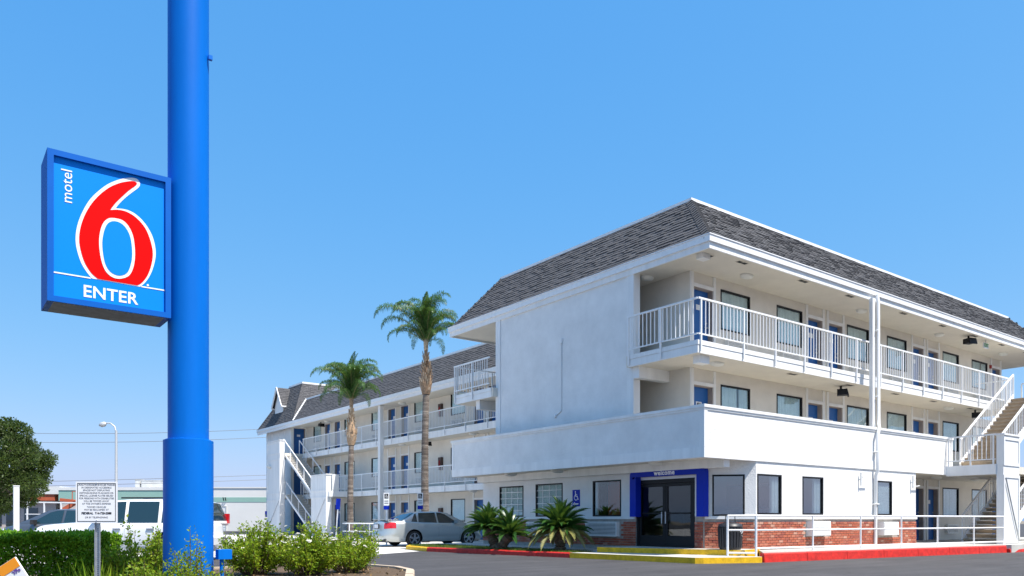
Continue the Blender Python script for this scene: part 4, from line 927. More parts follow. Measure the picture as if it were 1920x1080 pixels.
HOLE = [(1.6701, 4.3939), (1.614, 4.3538), (1.5791, 4.2666), (1.5618, 4.1468), (1.5687, 4.0227), (1.5913, 3.9112), (1.635, 3.8383), (1.6966, 3.8092), (1.7587, 3.817), (1.8124, 3.8606), (1.843, 3.9413), (1.8592, 4.0431), (1.8556, 4.1607), (1.8376, 4.2652), (1.798, 4.3449), (1.7409, 4.3907)]
flat_shape("numeral_outline", smooth_loop(OUT, (7,17,18)), FY-.003, "sign_white", cab)
flat_shape("numeral", smooth_loop(RED, (6,17,18)), FY-.006, "sign_red", cab)
flat_shape("numeral_counter_outline", smooth_loop(RING), FY-.009, "sign_white", cab)
flat_shape("numeral_counter", smooth_loop(HOLE), FY-.012, "sign_face", cab)
mb = MB(); mb.tube([(2.022,FY-.004,3.757),(2.022,FY-.001,3.757)], .012, 10); put('trade_dot', mb, 'sign_white', cab)
mb = MB(); mb.box(SX0+t_,FY-.004,3.722,1.45,FY-.001,3.736); mb.box(1.955,FY-.004,3.722,SX1-t_,FY-.001,3.736); put("divider_line", mb, "sign_white", cab)
sub_obj("lettering", text_mesh("ENTER", .18, "sign_white", .003, .001, spacing=1.02), cab, T((1.645,FY-.003,3.575)) @ FACE_NY)
sub_obj("lettering", text_mesh("motel", .15, "sign_white", .0, .001, spacing=1.0), cab, T((1.228,FY-.003,4.668)) @ FACE_NY @ Matrix.Rotation(R(90), 4, 'Z') @ Matrix.Diagonal((1.03,1,1,1)))
mb = MB()
for z in (SZ0+.08, 4.2, SZ1-.12): mb.box(SX1,9.6,z,2.4,9.7,z+.05)
put("mounting_bracket", mb, "sign_frame_blue", ps)
mb = MB(); mb.box(2.745,9.3,.655,2.9,9.42,.768); mb.tube([(2.8,9.36,.66),(2.8,9.36,0)], .025, 8); put("junction_box", mb, "pole_blue", ps)

# ------------------------------------------------------------------ notice sign
CR = Vector((math.cos(YAW), -math.sin(YAW), 0)); 
NB = Matrix.Rotation(-YAW+R(4), 4, 'Z')
ns = thing("notice_sign", "white square tow away notice with small black text on a galvanised post before the hedge", "sign", (1.567,9.833,0))
NL = T((1.567,9.833,0)) @ NB @ Matrix.Diagonal((.917,.917,1,1)) @ T((0,0,1.3138)) @ Matrix.Diagonal((1,1,.917,1)) @ T((0,0,-1.3076))
mb = MB(); mb.box(-.246,-.012,1.053,.246,.0,1.56); bd = put("board", mb, "sign_white", ns, NL)
mb = MB(); q = .228
mb.box(-q,-.0145,1.071,q,-.0125,1.077); mb.box(-q,-.0145,1.536,q,-.0125,1.542); mb.box(-q,-.0145,1.077,-q+.006,-.0125,1.536); mb.box(q-.006,-.0145,1.077,q,-.0125,1.536); put("border_line", mb, "black_ink", bd, NL)
for txt, z, sz, bold in (("UNAUTHORIZED VEHICLES PARKED\nIN DESIGNATED ACCESSIBLE\nSPACES NOT DISPLAYING\nDISTINGUISHING PLACARDS OR\nSPECIAL LICENSE PLATES ISSUED\nFOR PERSONS WITH DISABILITIES\nWILL BE TOWED AWAY\nAT THE OWNER'S EXPENSE", 1.405, .0285, 0), ("TOWED VEHICLES\nMAY BE RECLAIMED AT", 1.232, .0285, 0), ("FEDERAL  714-720-2088", 1.172, .036, .0012), ("OR BY TELEPHONING", 1.122, .0285, 0)):
    add("lettering", text_mesh(txt, sz, "black_ink" if bold else "grey_ink", bold, .0004, line=1.16, spacing=.97), bd, NL @ T((0,-.0136,z)) @ FACE_NY)
mb = MB(); mb.bar((-.0,.028,-.1),(0,.028,1.5),.05,.006,(0,1,0)); mb.bar((-.028,.014,0),(-.028,.014,1.5),.006,.03,(0,1,0)); mb.bar((.028,.014,0),(.028,.014,1.5),.006,.03,(0,1,0)); po = put("post", mb, "galv", ns, NL)
mb = MB()
for k in range(38): mb.tube([(0,.024,.06+k*.0254*.98),(0,.0245,.06+k*.0254*.98)], .007, 6)
put("post_hole", mb, "black_ink", po, NL, stuff=True)
for z in (1.08,1.54):
    mb = MB(); mb.tube([(0,-.02,z),(0,-.012,z)], .009, 8); put("bolt", mb, "galv", ns, NL)

# orange corner board, white posts
ob = thing("site_board", "tilted orange and white board at the lower left edge before the hedge", "sign", (.4,8.9,0))
OL = T((.712,8.866,.76)) @ Matrix.Rotation(-YAW, 4, 'Z') @ Matrix.Rotation(R(-33), 4, 'Y')
mb = MB(); mb.box(-1.0,-.01,-.33,0,.01,0); bdo = put("board", mb, "sign_white", ob, OL)
mb = MB(); mb.box(-.997,-.014,-.098,-.003,-.0105,-.003); put("orange_panel", mb, "orange", bdo, OL)
add("lettering", text_mesh("YPo", .05, "purple", .002, .001), bdo, OL @ T((-.06,-.013,-.125)) @ FACE_NY)
mb = MB(); mb.box(-.55,.011,-1.2,-.5,.05,-.1); put("post", mb, "rail_white", ob, OL)
for (x, y), h_, lb in (((1.34,16.53),1.73,"slim white square post behind the hedge in front of the dark parked car"), ((1.03,16.75),1.35,"shorter white post at the left picture edge behind the hedge")):
    q = thing("marker_post", lb, "post", (x,y,0), group="white marker posts behind the hedge"); mb = MB(); mb.box(x-.045,y-.045,0,x+.045,y+.045,h_-.02); mb.box(x-.05,y-.05,h_-.02,x+.05,y+.05,h_); put("post_shaft", mb, "rail_white", q)

# parking bay signs
def bay_sign(x, y, top, lb, blue_only=False, tilt=0):
    t = thing("parking_sign", lb, "sign", (x,y,0), group="accessible bay signs in front of the wing")
    L_ = T((x,y,0)) @ Matrix.Rotation(-YAW, 4, 'Z') @ Matrix.Rotation(R(tilt), 4, 'Y')
    mb = MB(); mb.box(-.03,.0,0,.03,.04,top); put("post", mb, "rail_white", t, L_)
    if blue_only:
        mb = MB(); mb.box(-.11,-.02,top-.55,.11,-.001,top); pl = put("placard", mb, "surround_blue", t, L_)
        return
    mb = MB(); mb.box(-.12,-.02,top-.55,.12,-.001,top); pl = put("placard", mb, "sign_white", t, L_)
    mb = MB(); mb.box(-.085,-.024,top-.25,.085,-.021,top-.04); put("symbol_panel", mb, "black_ink", pl, L_)
    mb = MB(); wheelchair(mb, .17); add("symbol", mb.mesh("symbol", "sign_white"), pl, L_ @ T((0,-.027,top-.15)))
    mb = MB(); mb.box(-.09,-.024,top-.38,.09,-.021,top-.34); mb.box(-.09,-.024,top-.47,.09,-.021,top-.43); put("caption_bar", mb, "grey_ink", pl, L_)
    mb = MB(); mb.box(-.12,-.02,top-.73,.12,-.001,top-.57); put("placard", mb, "surround_blue", t, L_)
bay_sign(16.12,30.43,2.28,"white accessible parking sign with blue strip above the silver car's rear window")
bay_sign(17.55,29.98,2.3,"white accessible parking sign with blue strip close against the ringed palm trunk")
bay_sign(16.88,37.37,2.19,"leaning white post with plain blue placard left of the ramp rail", True, 4)

# ------------------------------------------------------------------ vehicles
def resample(pts, n):
    pts = np.array(pts); d = np.r_[0, np.cumsum(np.linalg.norm(np.diff(pts, axis=0), axis=1))]; t = np.linspace(0, d[-1], n)
    return np.stack([np.interp(t, d, pts[:, k]) for k in range(2)], 1)
def make_car(name, label, cat, world, P):
    root = bpy.data.objects.new(name, None); link(root, None, world); tag(root, label, cat)
    L, V = P["L"], P["rows"]; N = 140; loops = []
    for v, Wv, dr, df in V:
        xr, xf = -L/2+dr, L/2-df; xc, hl = (xr+xf)/2, (xf-xr)/2; n_ = P.get("sq", 5.0)
        th = np.linspace(-math.pi, math.pi, 800); c, s_ = np.cos(th), np.sin(th)
        o = np.stack([xc+hl*np.sign(c)*np.abs(c)**(2/n_), Wv*np.sign(s_)*np.abs(s_)**(2/3.4)], 1)
        loops.append([(x, y, P["zb"]+(np.interp(x, *P["zs"])-P["zb"])*v) for x, y in resample(o, N+1)[:-1]])
    mb = MB(); ids = [mb.vs(l) for l in loops]; wr = P["r"]+.065; wz = P["r"]; snap = {}
    kept = []
    for a, b in zip(ids, ids[1:]):
        for k in range(N):
            f = (a+k, a+(k+1)%N, b+(k+1)%N, b+k); c = np.mean([mb.v[i] for i in f], axis=0)
            if abs(c[1]) > .6 and any((c[0]-wx)**2+(c[2]-wz)**2 < wr**2 for wx in P["wheels"]): 
                for i in f: snap[i] = 1
                continue
            kept.append(f)
    used = {i for f in kept for i in f}
    for i in snap:
        if i in used:
            x, y, z = mb.v[i]
            for wx in P["wheels"]:
                d = math.hypot(x-wx, z-wz)
                if d < wr*1.35: mb.v[i] = (wx+(x-wx)*wr/d, y, wz+(z-wz)*wr/d)
    for f in kept: mb.face(f)
    top = loops[-1]; M_ = 8; rows = []
    for k in range(N//2+1):
        p, q = top[k], top[(N-k) % N]; row = []
        for j in range(M_+1):
            u = j/M_; y = p[1]+(q[1]-p[1])*u; row.append((p[0], y, p[2]+P.get("crown", .045)*(1-(2*u-1)**2)*min(1, abs(p[1])/.5)))
        rows.append(mb.vs(row))
    for a, b in zip(rows, rows[1:]):
        for j in range(M_): mb.face((a+j, b+j, b+j+1, a+j+1))
    body = put("body", mb, P["paint"], root, world, smooth=True)
    bm = bmesh.new(); bm.from_mesh(body.data); bmesh.ops.remove_doubles(bm, verts=bm.verts, dist=.0015); bmesh.ops.recalc_face_normals(bm, faces=bm.faces); bm.to_mesh(body.data); bm.free()
    def patch(nm, m_, pred, off=.006):
        pm = MB()
        for f in kept:
            pts = [Vector(mb.v[i]) for i in f]; c = sum(pts, Vector())/4
            if pred(c):
                nr = (pts[2]-pts[0]).cross(pts[3]-pts[1]).normalized()
                if nr.dot(Vector((c.x*.3, c.y, 0))) < 0: nr = -nr
                pm.poly([p+nr*off for p in pts])
        return put(nm, pm, m_, root, world, smooth=True) if pm.f else None
    def side_y(x, z):
        best = min(((abs(p[0]-x)+abs(p[2]-z), abs(p[1])) for l in loops for p in l if p[1] > .3), key=lambda t: t[0]); return best[1]
    # greenhouse
    G = P["gh"]; xs = np.linspace(G["x"][0], G["x"][-1], 44); hb, ht, zbelt, zr = G["hb"], G["ht"], G["belt"], G["roof"]
    gm = MB(); gr = []
    for x in xs:
        z = np.interp(x, G["x"], G["z"]); k = (z-zbelt)/(zr-zbelt); he = hb+(ht-hb)*k; ze = zbelt+(z-zbelt)*.94
        row = [(x,hb,zbelt-.06),(x,hb,zbelt)] + [(x, he*math.cos(a), ze+(z-ze)*math.sin(a)) for a in np.linspace(0, math.pi, 11)] + [(x,-hb,zbelt),(x,-hb,zbelt-.06)]
        gr.append(gm.vs(row))
    nr_ = 15
    for a, b in zip(gr, gr[1:]):
        for j in range(nr_-1): gm.face((a+j, b+j, b+j+1, a+j+1))
    cabn = put("cabin", gm, P["paint"], root, world, smooth=True, fix=True)
    for p in cabn.data.polygons: p.use_smooth = True
    zre = zbelt+(zr-zbelt)*.94
    for sg in (1, -1):
        for poly in G["panes"]:
            pm = MB(); pm.poly([(x, sg*(hb+(ht-hb)*t+.008), zbelt+(zre-zbelt)*t+.004) for x, t in poly]); put("side_window", pm, "car_glass", root, world)
        for x0, x1, z in P.get("handles", ()):
            y = sg*(side_y((x0+x1)/2, z)+.018); hm = MB(); hm.bar((x0,y,z),(x1,y,z),.03,.035); put("door_handle", hm, P.get("handle_m", P["paint"]), root, world)
        for x in P.get("seams", ()):
            sm = MB(); zz_ = np.linspace(P["zb"]+.1, np.interp(x, *P["zs"])-.02, 6); sm.tube([(x, sg*(side_y(x, z)-.003), z) for z in zz_], .007, 4); put("door_seam", sm, "car_black", root, world)
        mx, mz = P["mirror"]; mm = MB(); mm.box(mx-.07,sg*(hb+.02),mz,mx+.03,sg*(hb+.24),mz+.15); put("wing_mirror", mm, P.get("mirror_m", P["paint"]), root, world)
    for nm, (xa, xb), wdt in (("rear_window", G["rear"], .9), ("windscreen", G["front"], .93)):
        pm = MB(); xx = np.linspace(xa, xb, 8); rr = []
        for x in xx:
            z = np.interp(x, G["x"], G["z"]); k = (z-zbelt)/(zr-zbelt); he = (hb+(ht-hb)*k)*wdt; ze = zbelt+(z-zbelt)*.94
            rr.append(pm.vs([(x+(-.012 if nm[0] == 'r' else .012), he*math.cos(a), ze+(z-ze)*math.sin(a)+.012) for a in np.linspace(.1, math.pi-.1, 9)]))
        for a, b in zip(rr, rr[1:]):
            for j in range(8): pm.face((a+j, b+j, b+j+1, a+j+1))
        put(nm, pm, "car_glass", root, world, smooth=True)
    # wheels
    r = P["r"]; wy = P["track"]
    def tyre():
        m_ = MB(); m_.tube([(0,-.11,0),(0,-.1,0),(0,-.06,0),(0,.06,0),(0,.1,0),(0,.11,0)], [r*.86,r*.95,r,r,r*.95,r*.86], 28); return m_.mesh("tyre", "tyre", True)
    def rim():
        m_ = MB(); ro = r*.72; m_.tube([(0,-.118,0),(0,-.105,0)], [ro,ro], 28, cap=False); m_.tube([(0,-.118,0),(0,-.09,0)], [ro*.9,ro*.88], 28, cap=False)
        for k in range(28):
            a0, a1 = 2*math.pi*k/28, 2*math.pi*(k+1)/28; i = m_.vs([(ro*math.cos(a),-.118,ro*math.sin(a)) for a in (a0,a1)]+[(ro*.88*math.cos(a),-.118,ro*.88*math.sin(a)) for a in (a1,a0)]); m_.face((i,i+1,i+2,i+3))
        for k in range(P.get("spokes", 5)):
            a = 2*math.pi*k/P.get("spokes", 5)+.3; m_.bar((0,-.115,0),(ro*.92*math.cos(a),-.114,ro*.92*math.sin(a)),.03,.075,(-math.sin(a),0,math.cos(a)))
        m_.tube([(0,-.125,0),(0,-.1,0)], r*.17, 12); return m_.mesh("rim", "rim_silver")
    def hub():
        m_ = MB(); m_.tube([(0,-.088,0),(0,-.08,0)], r*.8, 20); return m_.mesh("wheel", "car_black")
    tm, rm_, hm_ = tyre(), rim(), hub()
    for wx in P["wheels"]:
        for sg in (1, -1):
            Wm = world @ T((wx, -sg*wy, r)) @ (I4 if sg > 0 else Matrix.Rotation(math.pi, 4, 'Z'))
            wo = add("wheel", hm_, root, Wm); sub_obj("tyre", tm, wo, I4); sub_obj("rim", rm_, wo, I4)
            wl = MB(); n_ = 20; y0, y1 = -sg*.5, -sg*(side_y(wx, .75)-.012)
            i0 = wl.vs([(wx+wr*math.cos(R(180*k/n_)), y0, wz+wr*math.sin(R(180*k/n_))) for k in range(n_+1)]+[(wx+wr*math.cos(R(180*k/n_)), y1, wz+wr*math.sin(R(180*k/n_))) for k in range(n_+1)])
            for k in range(n_): wl.face((i0+k, i0+k+1, i0+n_+2+k, i0+n_+1+k))
            wl.face([i0+k for k in range(n_+1)]); put("wheel_arch_liner", wl, "car_black", root, world)
    ub = MB(); ub.box(-L/2+.25,-.6,P["zb"]-.02,L/2-.3,.6,P["zb"]+.12); put("underbody", ub, "car_black", root, world)
    for nm, m_, pred in P["patches"]: patch(nm, m_, pred)
    for nm, m_, boxes in P.get("boxes", ()):
        bm_ = MB()
        for b_ in boxes: bm_.box(*b_)
        put(nm, bm_, m_, root, world)
    return root
rowsS = [(0,.79,.14,.18),(.07,.85,.05,.07),(.18,.885,.0,.0),(.3,.9,-.0,.0),(.42,.905,.01,.02),(.5,.905,.04,.06),(.58,.905,.055,.09),(.66,.9,.06,.12),(.74,.893,.065,.16),(.82,.885,.07,.2),(.89,.87,.085,.26),(.94,.85,.11,.33),(.98,.82,.15,.42),(1.0,.78,.2,.52)]
sedan = make_car("silver_sedan", "silver four door sedan parked nose to the wing behind the cycads", "car", T((17.29,28.86,.006)), dict(
    L=5.0, zb=.2, r=.325, wheels=(-1.19,1.47), track=.79, rows=rowsS, zs=([-2.4,-2.2,-1.6,-.8,.9,1.3,2.0,2.4],[1.0,1.04,1.05,.99,.96,.95,.84,.68]), paint="car_silver", sq=5.5,
    gh=dict(x=[-1.86,-1.75,-1.05,-.75,-.2,.25,.55,1.32,1.42], z=[.98,1.02,1.385,1.44,1.465,1.455,1.41,1.0,.94], hb=.785, ht=.57, belt=.95, roof=1.465, rear=(-1.76,-1.02), front=(.58,1.33),
            panes=[[(-1.3,.04),(-.98,.04),(-.98,.86),(-1.06,.78)],[(-.93,.04),(-.05,.04),(-.05,.93),(-.85,.89)],[(.03,.04),(.98,.04),(.42,.8),(.22,.92),(.03,.94)]]),
    handles=((-.75,-.55,.86),(.15,.35,.86)), seams=(-.02,1.03,-.98), mirror=(.86,.96), spokes=5,
    patches=[("tail_light","tail_red",lambda c: c.x < -1.95 and abs(c.y) > .48 and .74 < c.z < .98), ("headlight","lamp_clear",lambda c: c.x > 1.9 and abs(c.y) > .45 and .52 < c.z < .72), ("bumper_seam","car_black",lambda c: False)],
    boxes=[("licence_plate","white_plate",[(-2.475,-.16,.76,-2.445,.16,.91)]), ("plate_frame","car_black",[(-2.468,-.19,.735,-2.44,.19,.935)]), ("spoiler",'car_silver',[(-2.3,-.68,1.1,-2.1,.68,1.125),(-2.25,-.66,1.0,-2.15,-.6,1.1),(-2.25,.6,1.0,-2.15,.66,1.1)]), ("bumper_valance","car_black",[(-2.42,-.62,.2,-2.36,.62,.3)]), ("trunk_badge","chrome",[(-2.44,-.05,.95,-2.4,.05,.98)])]))
rowsU = [(0,.86,.1,.12),(.08,.9,.03,.04),(.2,.93,.0,.0),(.34,.945,.0,.0),(.46,.945,.02,.02),(.56,.945,.05,.05),(.68,.942,.06,.07),(.8,.935,.065,.1),(.88,.925,.07,.15),(.94,.91,.075,.22),(.98,.885,.085,.3),(1.0,.85,.1,.38)]
HEAD = math.pi-YAW
suv = make_car("white_suv", "white sport utility vehicle parked broadside behind the blue pole and the hedge", "car", T((4.62,23.9,.006)) @ Matrix.Rotation(HEAD, 4, 'Z'), dict(
    L=5.1, zb=.24, r=.37, wheels=(-1.48,1.58), track=.82, rows=rowsU, zs=([-2.55,-2.3,0,.9,1.3,2.1,2.55],[1.0,1.01,1.01,1.01,1.0,.95,.8]), paint="car_white", sq=7,
    gh=dict(x=[-2.46,-2.4,-2.28,-2.0,-1.0,-.3,.05,.3,.98,1.1], z=[1.0,1.25,1.6,1.66,1.69,1.68,1.65,1.55,1.06,.99], hb=.86, ht=.7, belt=1.0, roof=1.69, rear=(-2.44,-2.29), front=(.1,.98),
            panes=[[(-.28,.04),(.62,.04),(.13,.78),(-.02,.9),(-.28,.92)],[(-1.18,.04),(-.36,.04),(-.36,.92),(-1.18,.92)],[(-2.2,.06),(-1.28,.04),(-1.28,.91),(-2.12,.86)]]),
    handles=((-.22,-.02,.86),(-1.12,-.92,.86)), handle_m="chrome", seams=(-.32,-1.22,.72), mirror=(.5,1.02), mirror_m="car_white", spokes=6,
    patches=[("tail_light","tail_red",lambda c: c.x < -2.34 and abs(c.y) > .66 and .66 < c.z < 1.0), ("headlight","lamp_clear",lambda c: c.x > 2.0 and abs(c.y) > .5 and .62 < c.z < .82), ("side_moulding","car_white",lambda c: abs(c.y) > .9 and .44 < c.z < .52 and -1 < c.x < 1.05)],
    boxes=[("tail_light_column","tail_red",[(-2.5,-.86,1.0,-2.38,-.76,1.28),(-2.5,.76,1.0,-2.38,.86,1.28)]), ("roof_rack","car_black",[(-2.0,-.66,1.68,-.1,-.62,1.72),(-2.0,.62,1.68,-.1,.66,1.72)]), ("rear_bumper","car_white",[(-2.6,-.8,.42,-2.5,.8,.62)])]))
dark = make_car("dark_sedan", "dark grey sedan parked at far left beyond the white vehicle", "car", T((4.05,29.9,.006)) @ Matrix.Rotation(HEAD, 4, 'Z'), dict(
    L=4.75, zb=.2, r=.33, wheels=(-1.36,1.4), track=.79, rows=rowsS, zs=([-2.4,-2.1,-1.5,-.8,.9,1.3,2.0,2.4],[.95,1.0,1.02,.99,.97,.96,.88,.72]), paint="car_dark", sq=5.5,
    gh=dict(x=[-1.9,-1.75,-1.05,-.75,-.2,.25,.5,1.32,1.42], z=[.98,1.02,1.385,1.44,1.47,1.46,1.42,1.0,.94], hb=.785, ht=.57, belt=.95, roof=1.47, rear=(-1.76,-1.02), front=(.55,1.32),
            panes=[[(-1.5,.04),(-.93,.04),(-.93,.86),(-1.15,.72)],[(-.88,.04),(-.12,.04),(-.12,.93),(-.82,.89)],[(-.04,.04),(.98,.04),(.4,.8),(.18,.92),(-.04,.94)]]),
    handles=((-.75,-.55,.86),(.1,.3,.86)), seams=(-.08,1.03), mirror=(.8,.95), mirror_m="car_black",
    patches=[("headlight","lamp_clear",lambda c: c.x > 1.85 and abs(c.y) > .45 and .58 < c.z < .8), ("tail_light","tail_red",lambda c: c.x < -1.95 and abs(c.y) > .5 and .75 < c.z < .95)]))

# ------------------------------------------------------------------ plants
def shrub(name, label, base, spread, height, n_shoots, per, leaf, lm, seed, cat="shrub", group=None, flowers=0, lean=(0,0), flower_m="petal_white"):
    t = thing(name, label, cat, base, group=group); rg = np.random.default_rng(seed); b = Vector(base); st = MB(); P = []; D = []; tips = []
    for k in range(n_shoots):
        a = rg.uniform(0, 2*math.pi); rr = spread*math.sqrt(rg.uniform(0.02, 1)); h_ = height*(1-.45*(rr/spread)**2)*rg.uniform(.55, 1.0)
        if rg.random() < .07: h_ *= 1.16
        e = b+Vector((rr*math.cos(a)+lean[0]*h_, rr*math.sin(a)+lean[1]*h_, h_)); m_ = b.lerp(e, .5)+Vector((rr*.25*math.cos(a), rr*.25*math.sin(a), h_*.12)); s0 = b+Vector((rr*.3*math.cos(a), rr*.3*math.sin(a), 0))
        cv = [(s0*(1-u)**2+m_*2*u*(1-u)+e*u*u) for u in np.linspace(0, 1, 6)]
        st.tube(cv, [.009,.008,.007,.006,.004,.002], 4, cap=False); tips.append(e)
        for u in rg.uniform(.22, 1.02, per):
            p = s0*(1-u)**2+m_*2*u*(1-u)+e*u*u; d = rg.normal(0, 1, 3); d /= np.linalg.norm(d); r_ = rg.uniform(.0, .085)
            P.append(np.array(p)+d*r_); D.append(d+np.array([0,0,.35]))
    put("stems", st, "twig", t, stuff=True)
    leaves("foliage", P, D, leaf, lm, t, wr=.55, seed=seed+1, jitter=.3, stuff=True)
    if flowers:
        def fl():
            m_ = MB()
            for ring_, (n_, tl_, ln) in enumerate(((6,.25,.058),(5,.75,.046),(3,1.2,.033))):
                for q in range(n_):
                    a = 2*math.pi*q/n_+ring_*.4; d = Vector((math.cos(a)*math.cos(tl_), math.sin(a)*math.cos(tl_), math.sin(tl_))); s_ = Vector((-math.sin(a), math.cos(a), 0))
                    m_.poly([d*.004, d*ln*.6+s_*ln*.5, d*ln+Vector((0,0,.006)), d*ln*.6-s_*ln*.5])
            return m_.mesh("flower", flower_m)
        fm = cached(("flower", flower_m), fl)
        tips.sort(key=lambda v: -(v.z*1.6-.6*(v.x*math.sin(YAW)+v.y*math.cos(YAW))))
        for q in range(flowers):
            p = tips[int(rg.uniform(0, len(tips)*.45))]; c = p+Vector((rg.normal(0,.03)-.03, rg.normal(0,.03)-.05, rg.uniform(.0,.06)))
            add("flower", fm, t, T(c) @ Matrix.Rotation(rg.uniform(0, 6.28), 4, 'Z') @ Matrix.Rotation(rg.uniform(-.9, .9), 4, 'X') @ Matrix.Scale(rg.uniform(.5, .95), 4))
    return t
RB = "rose bushes in the bed right of the pole"
shrub("rose_bush", "wide leafy bush nearest the blue pole with few pale roses", (4.85,14.2,.1), .68, 1.04, 95, 85, .055, "rose_leaf", 11, "bush", RB, 7)
shrub("rose_bush", "tall middle rose bush with the most white blossoms before the wing stairs", (5.6,13.6,.1), .68, 1.02, 95, 85, .055, "rose_leaf", 12, "bush", RB, 18)
shrub("rose_bush", "lower yellowish rose bush at the right end of the bed near the kerb", (6.45,13.75,.1), .6, .9, 70, 75, .05, "rose_leaf", 13, "bush", RB, 6)
shrub("rose_bush", "loose young rose bush reaching toward the silver car", (6.95,14.2,.1), .4, 1.02, 24, 55, .05, "rose_leaf", 14, "bush", RB, 2)
shrub("leafy_shrub", "yellow green shrub between the tow away notice and the blue pole", (2.35,11.3,.1), .5, .98, 75, 75, .05, "rose_leaf", 15, group="shrubs at the foot of the pole")
shrub("leafy_shrub", "spreading bright shrub growing in front of the blue pole base", (2.38,9.06,.1), .26, .92, 30, 70, .038, "rose_leaf", 16, group="shrubs at the foot of the pole")
shrub("leafy_shrub", "low shrub just left of the blue pole foot", (2.05,9.6,.1), .4, .6, 45, 70, .042, "rose_leaf", 17, group="shrubs at the foot of the pole")
shrub("leafy_shrub", "small low sprig right of the blue pole by the junction box", (2.85,9.15,.1), .2, .52, 20, 50, .036, "rose_leaf", 18, group="shrubs at the foot of the pole")
shrub("oleander_shrub", "dark green shrub at the right picture edge behind the stair pylon", (32.4,10.95,.2), .5, 1.0, 60, 60, .08, "hedge_leaf", 19)
shrub("flower_bush", "small red flowering bush at the far left beneath the big tree", (.6,33.5,0), .7, 1.25, 45, 40, .07, "rose_leaf", 20, flowers=60, flower_m="petal_red")
# clipped hedge
hg = thing("hedge", "clipped dense dark green hedge behind the tow away notice at lower left", "hedge", (.8,12.6,.1))
HC, HU, HV = Vector((.55,12.75,.1)), Vector((math.cos(YAW),-math.sin(YAW),0)), Vector((math.sin(YAW),math.cos(YAW),0))
rg = np.random.default_rng(21); n = 60000; HL, HD, HH = 1.75, .5, .8
u = rg.uniform(-HL, HL, n); v = rg.uniform(-HD, HD, n); z = rg.uniform(0, HH, n); fc = rg.integers(0, 10, n)
v = np.where(fc < 5, -HD+np.abs(rg.normal(0, .13, n)), v); z = np.where((fc >= 5) & (fc < 9), HH-np.abs(rg.normal(0, .06, n)), z); u = np.where(fc == 9, HL-np.abs(rg.normal(0, .07, n)), u)
bmp = .05*np.sin(u*5.3+1)*np.sin(z*6+u*2)+.03*np.sin(u*13+z*9); v = v-bmp*(fc < 5); z = z+.04*np.sin(u*4.1)*np.cos(v*6)+np.maximum(0, rg.normal(0, .02, n))
Pn = np.array(HC)[None]+u[:, None]*np.array(HU)+v[:, None]*np.array(HV)+z[:, None]*np.array([0,0,1]); Dn = (np.where(fc < 5, -1.0, 0)[:, None]*np.array(HV)+np.where((fc >= 5) & (fc < 9), 1.0, .35)[:, None]*np.array([0,0,1]))
leaves("foliage", Pn, Dn, .046, "hedge_leaf", hg, wr=.6, seed=22, jitter=.75, stuff=True)
mb = MB()
for k in range(260):
    a = HC+HU*rnd.uniform(-HL+.1,HL-.1)+HV*rnd.uniform(-HD+.15,HD-.15); e_ = a+HU*rnd.uniform(-.2,.2)+HV*rnd.uniform(-.2,.15)+Vector((0,0,rnd.uniform(.4,HH-.05))); mb.tube([a, a.lerp(e_,.5)+HU*.03, e_], [.012,.008,.003], 4, cap=False)
put("stems", mb, "twig", hg, stuff=True)
# a few strappy blades and dry leaves at the foot of the notice
rg = np.random.default_rng(23); n = 90; a = rg.uniform(0, 6.28, n); Pn = np.stack([1.62+rg.normal(0,.16,n), 10.35+rg.normal(0,.14,n), np.full(n,.1)], 1); Dn = np.stack([np.cos(a)*.35, np.sin(a)*.35, np.ones(n)], 1)
dl = thing("daylily_clump", "clump of strappy yellow green blades at the foot of the notice post", "plant", (1.62,10.35,.1)); leaves("foliage", Pn, Dn, .5, "rose_leaf", dl, wr=.045, seed=24, jitter=.1, fold=.03, stuff=True)

# cycads
def cycad_frond(L_, arch, seed):
    rg = random.Random(seed); mb = MB(); n = 40; p = Vector((0,0,0)); el = R(arch*.35); pts = []
    for k in range(n+1): pts.append(p.copy()); p = p+Vector((math.cos(el),0,math.sin(el)))*(L_/n); el -= R(arch)/n*(.6+.8*k/n)
    mb.tube(pts[::4], [.011-.009*i/len(pts[::4]) for i in range(len(pts[::4]))], 4, cap=False)
    for k in range(5, n+1):
        d = (pts[k]-pts[k-1]).normalized(); s = k/n; ln = .165*math.sin(math.pi*min(1, .2+s*.84))**.7+.015; upv = Vector((-d.z,0,d.x))
        for sg in (1,-1):
            for h_ in (0, .5):
                b = pts[k-1].lerp(pts[k], h_); t_ = (Vector((0,sg,0))*.62+d*.62+upv*.42).normalized(); mb.tone = rg.random()*.99+.005
                e_ = b+t_*ln*rg.uniform(.88,1.12); w_ = d*.006; mb.poly([b-w_, b+w_, b.lerp(e_,.6)+w_*.9, e_, b.lerp(e_,.6)-w_*.9])
    return mb
CY = [cycad_frond(.95, 48, 1).mesh("frond", "cycad_leaf"), cycad_frond(1.02, 60, 2).mesh("frond", "cycad_leaf"), cycad_frond(.85, 38, 3).mesh("frond", "cycad_leaf")]
CYO = [cycad_frond(1.05, 62, 4).mesh("frond", "cycad_leaf_old"), cycad_frond(1.0, 55, 5).mesh("frond", "cycad_leaf_old")]
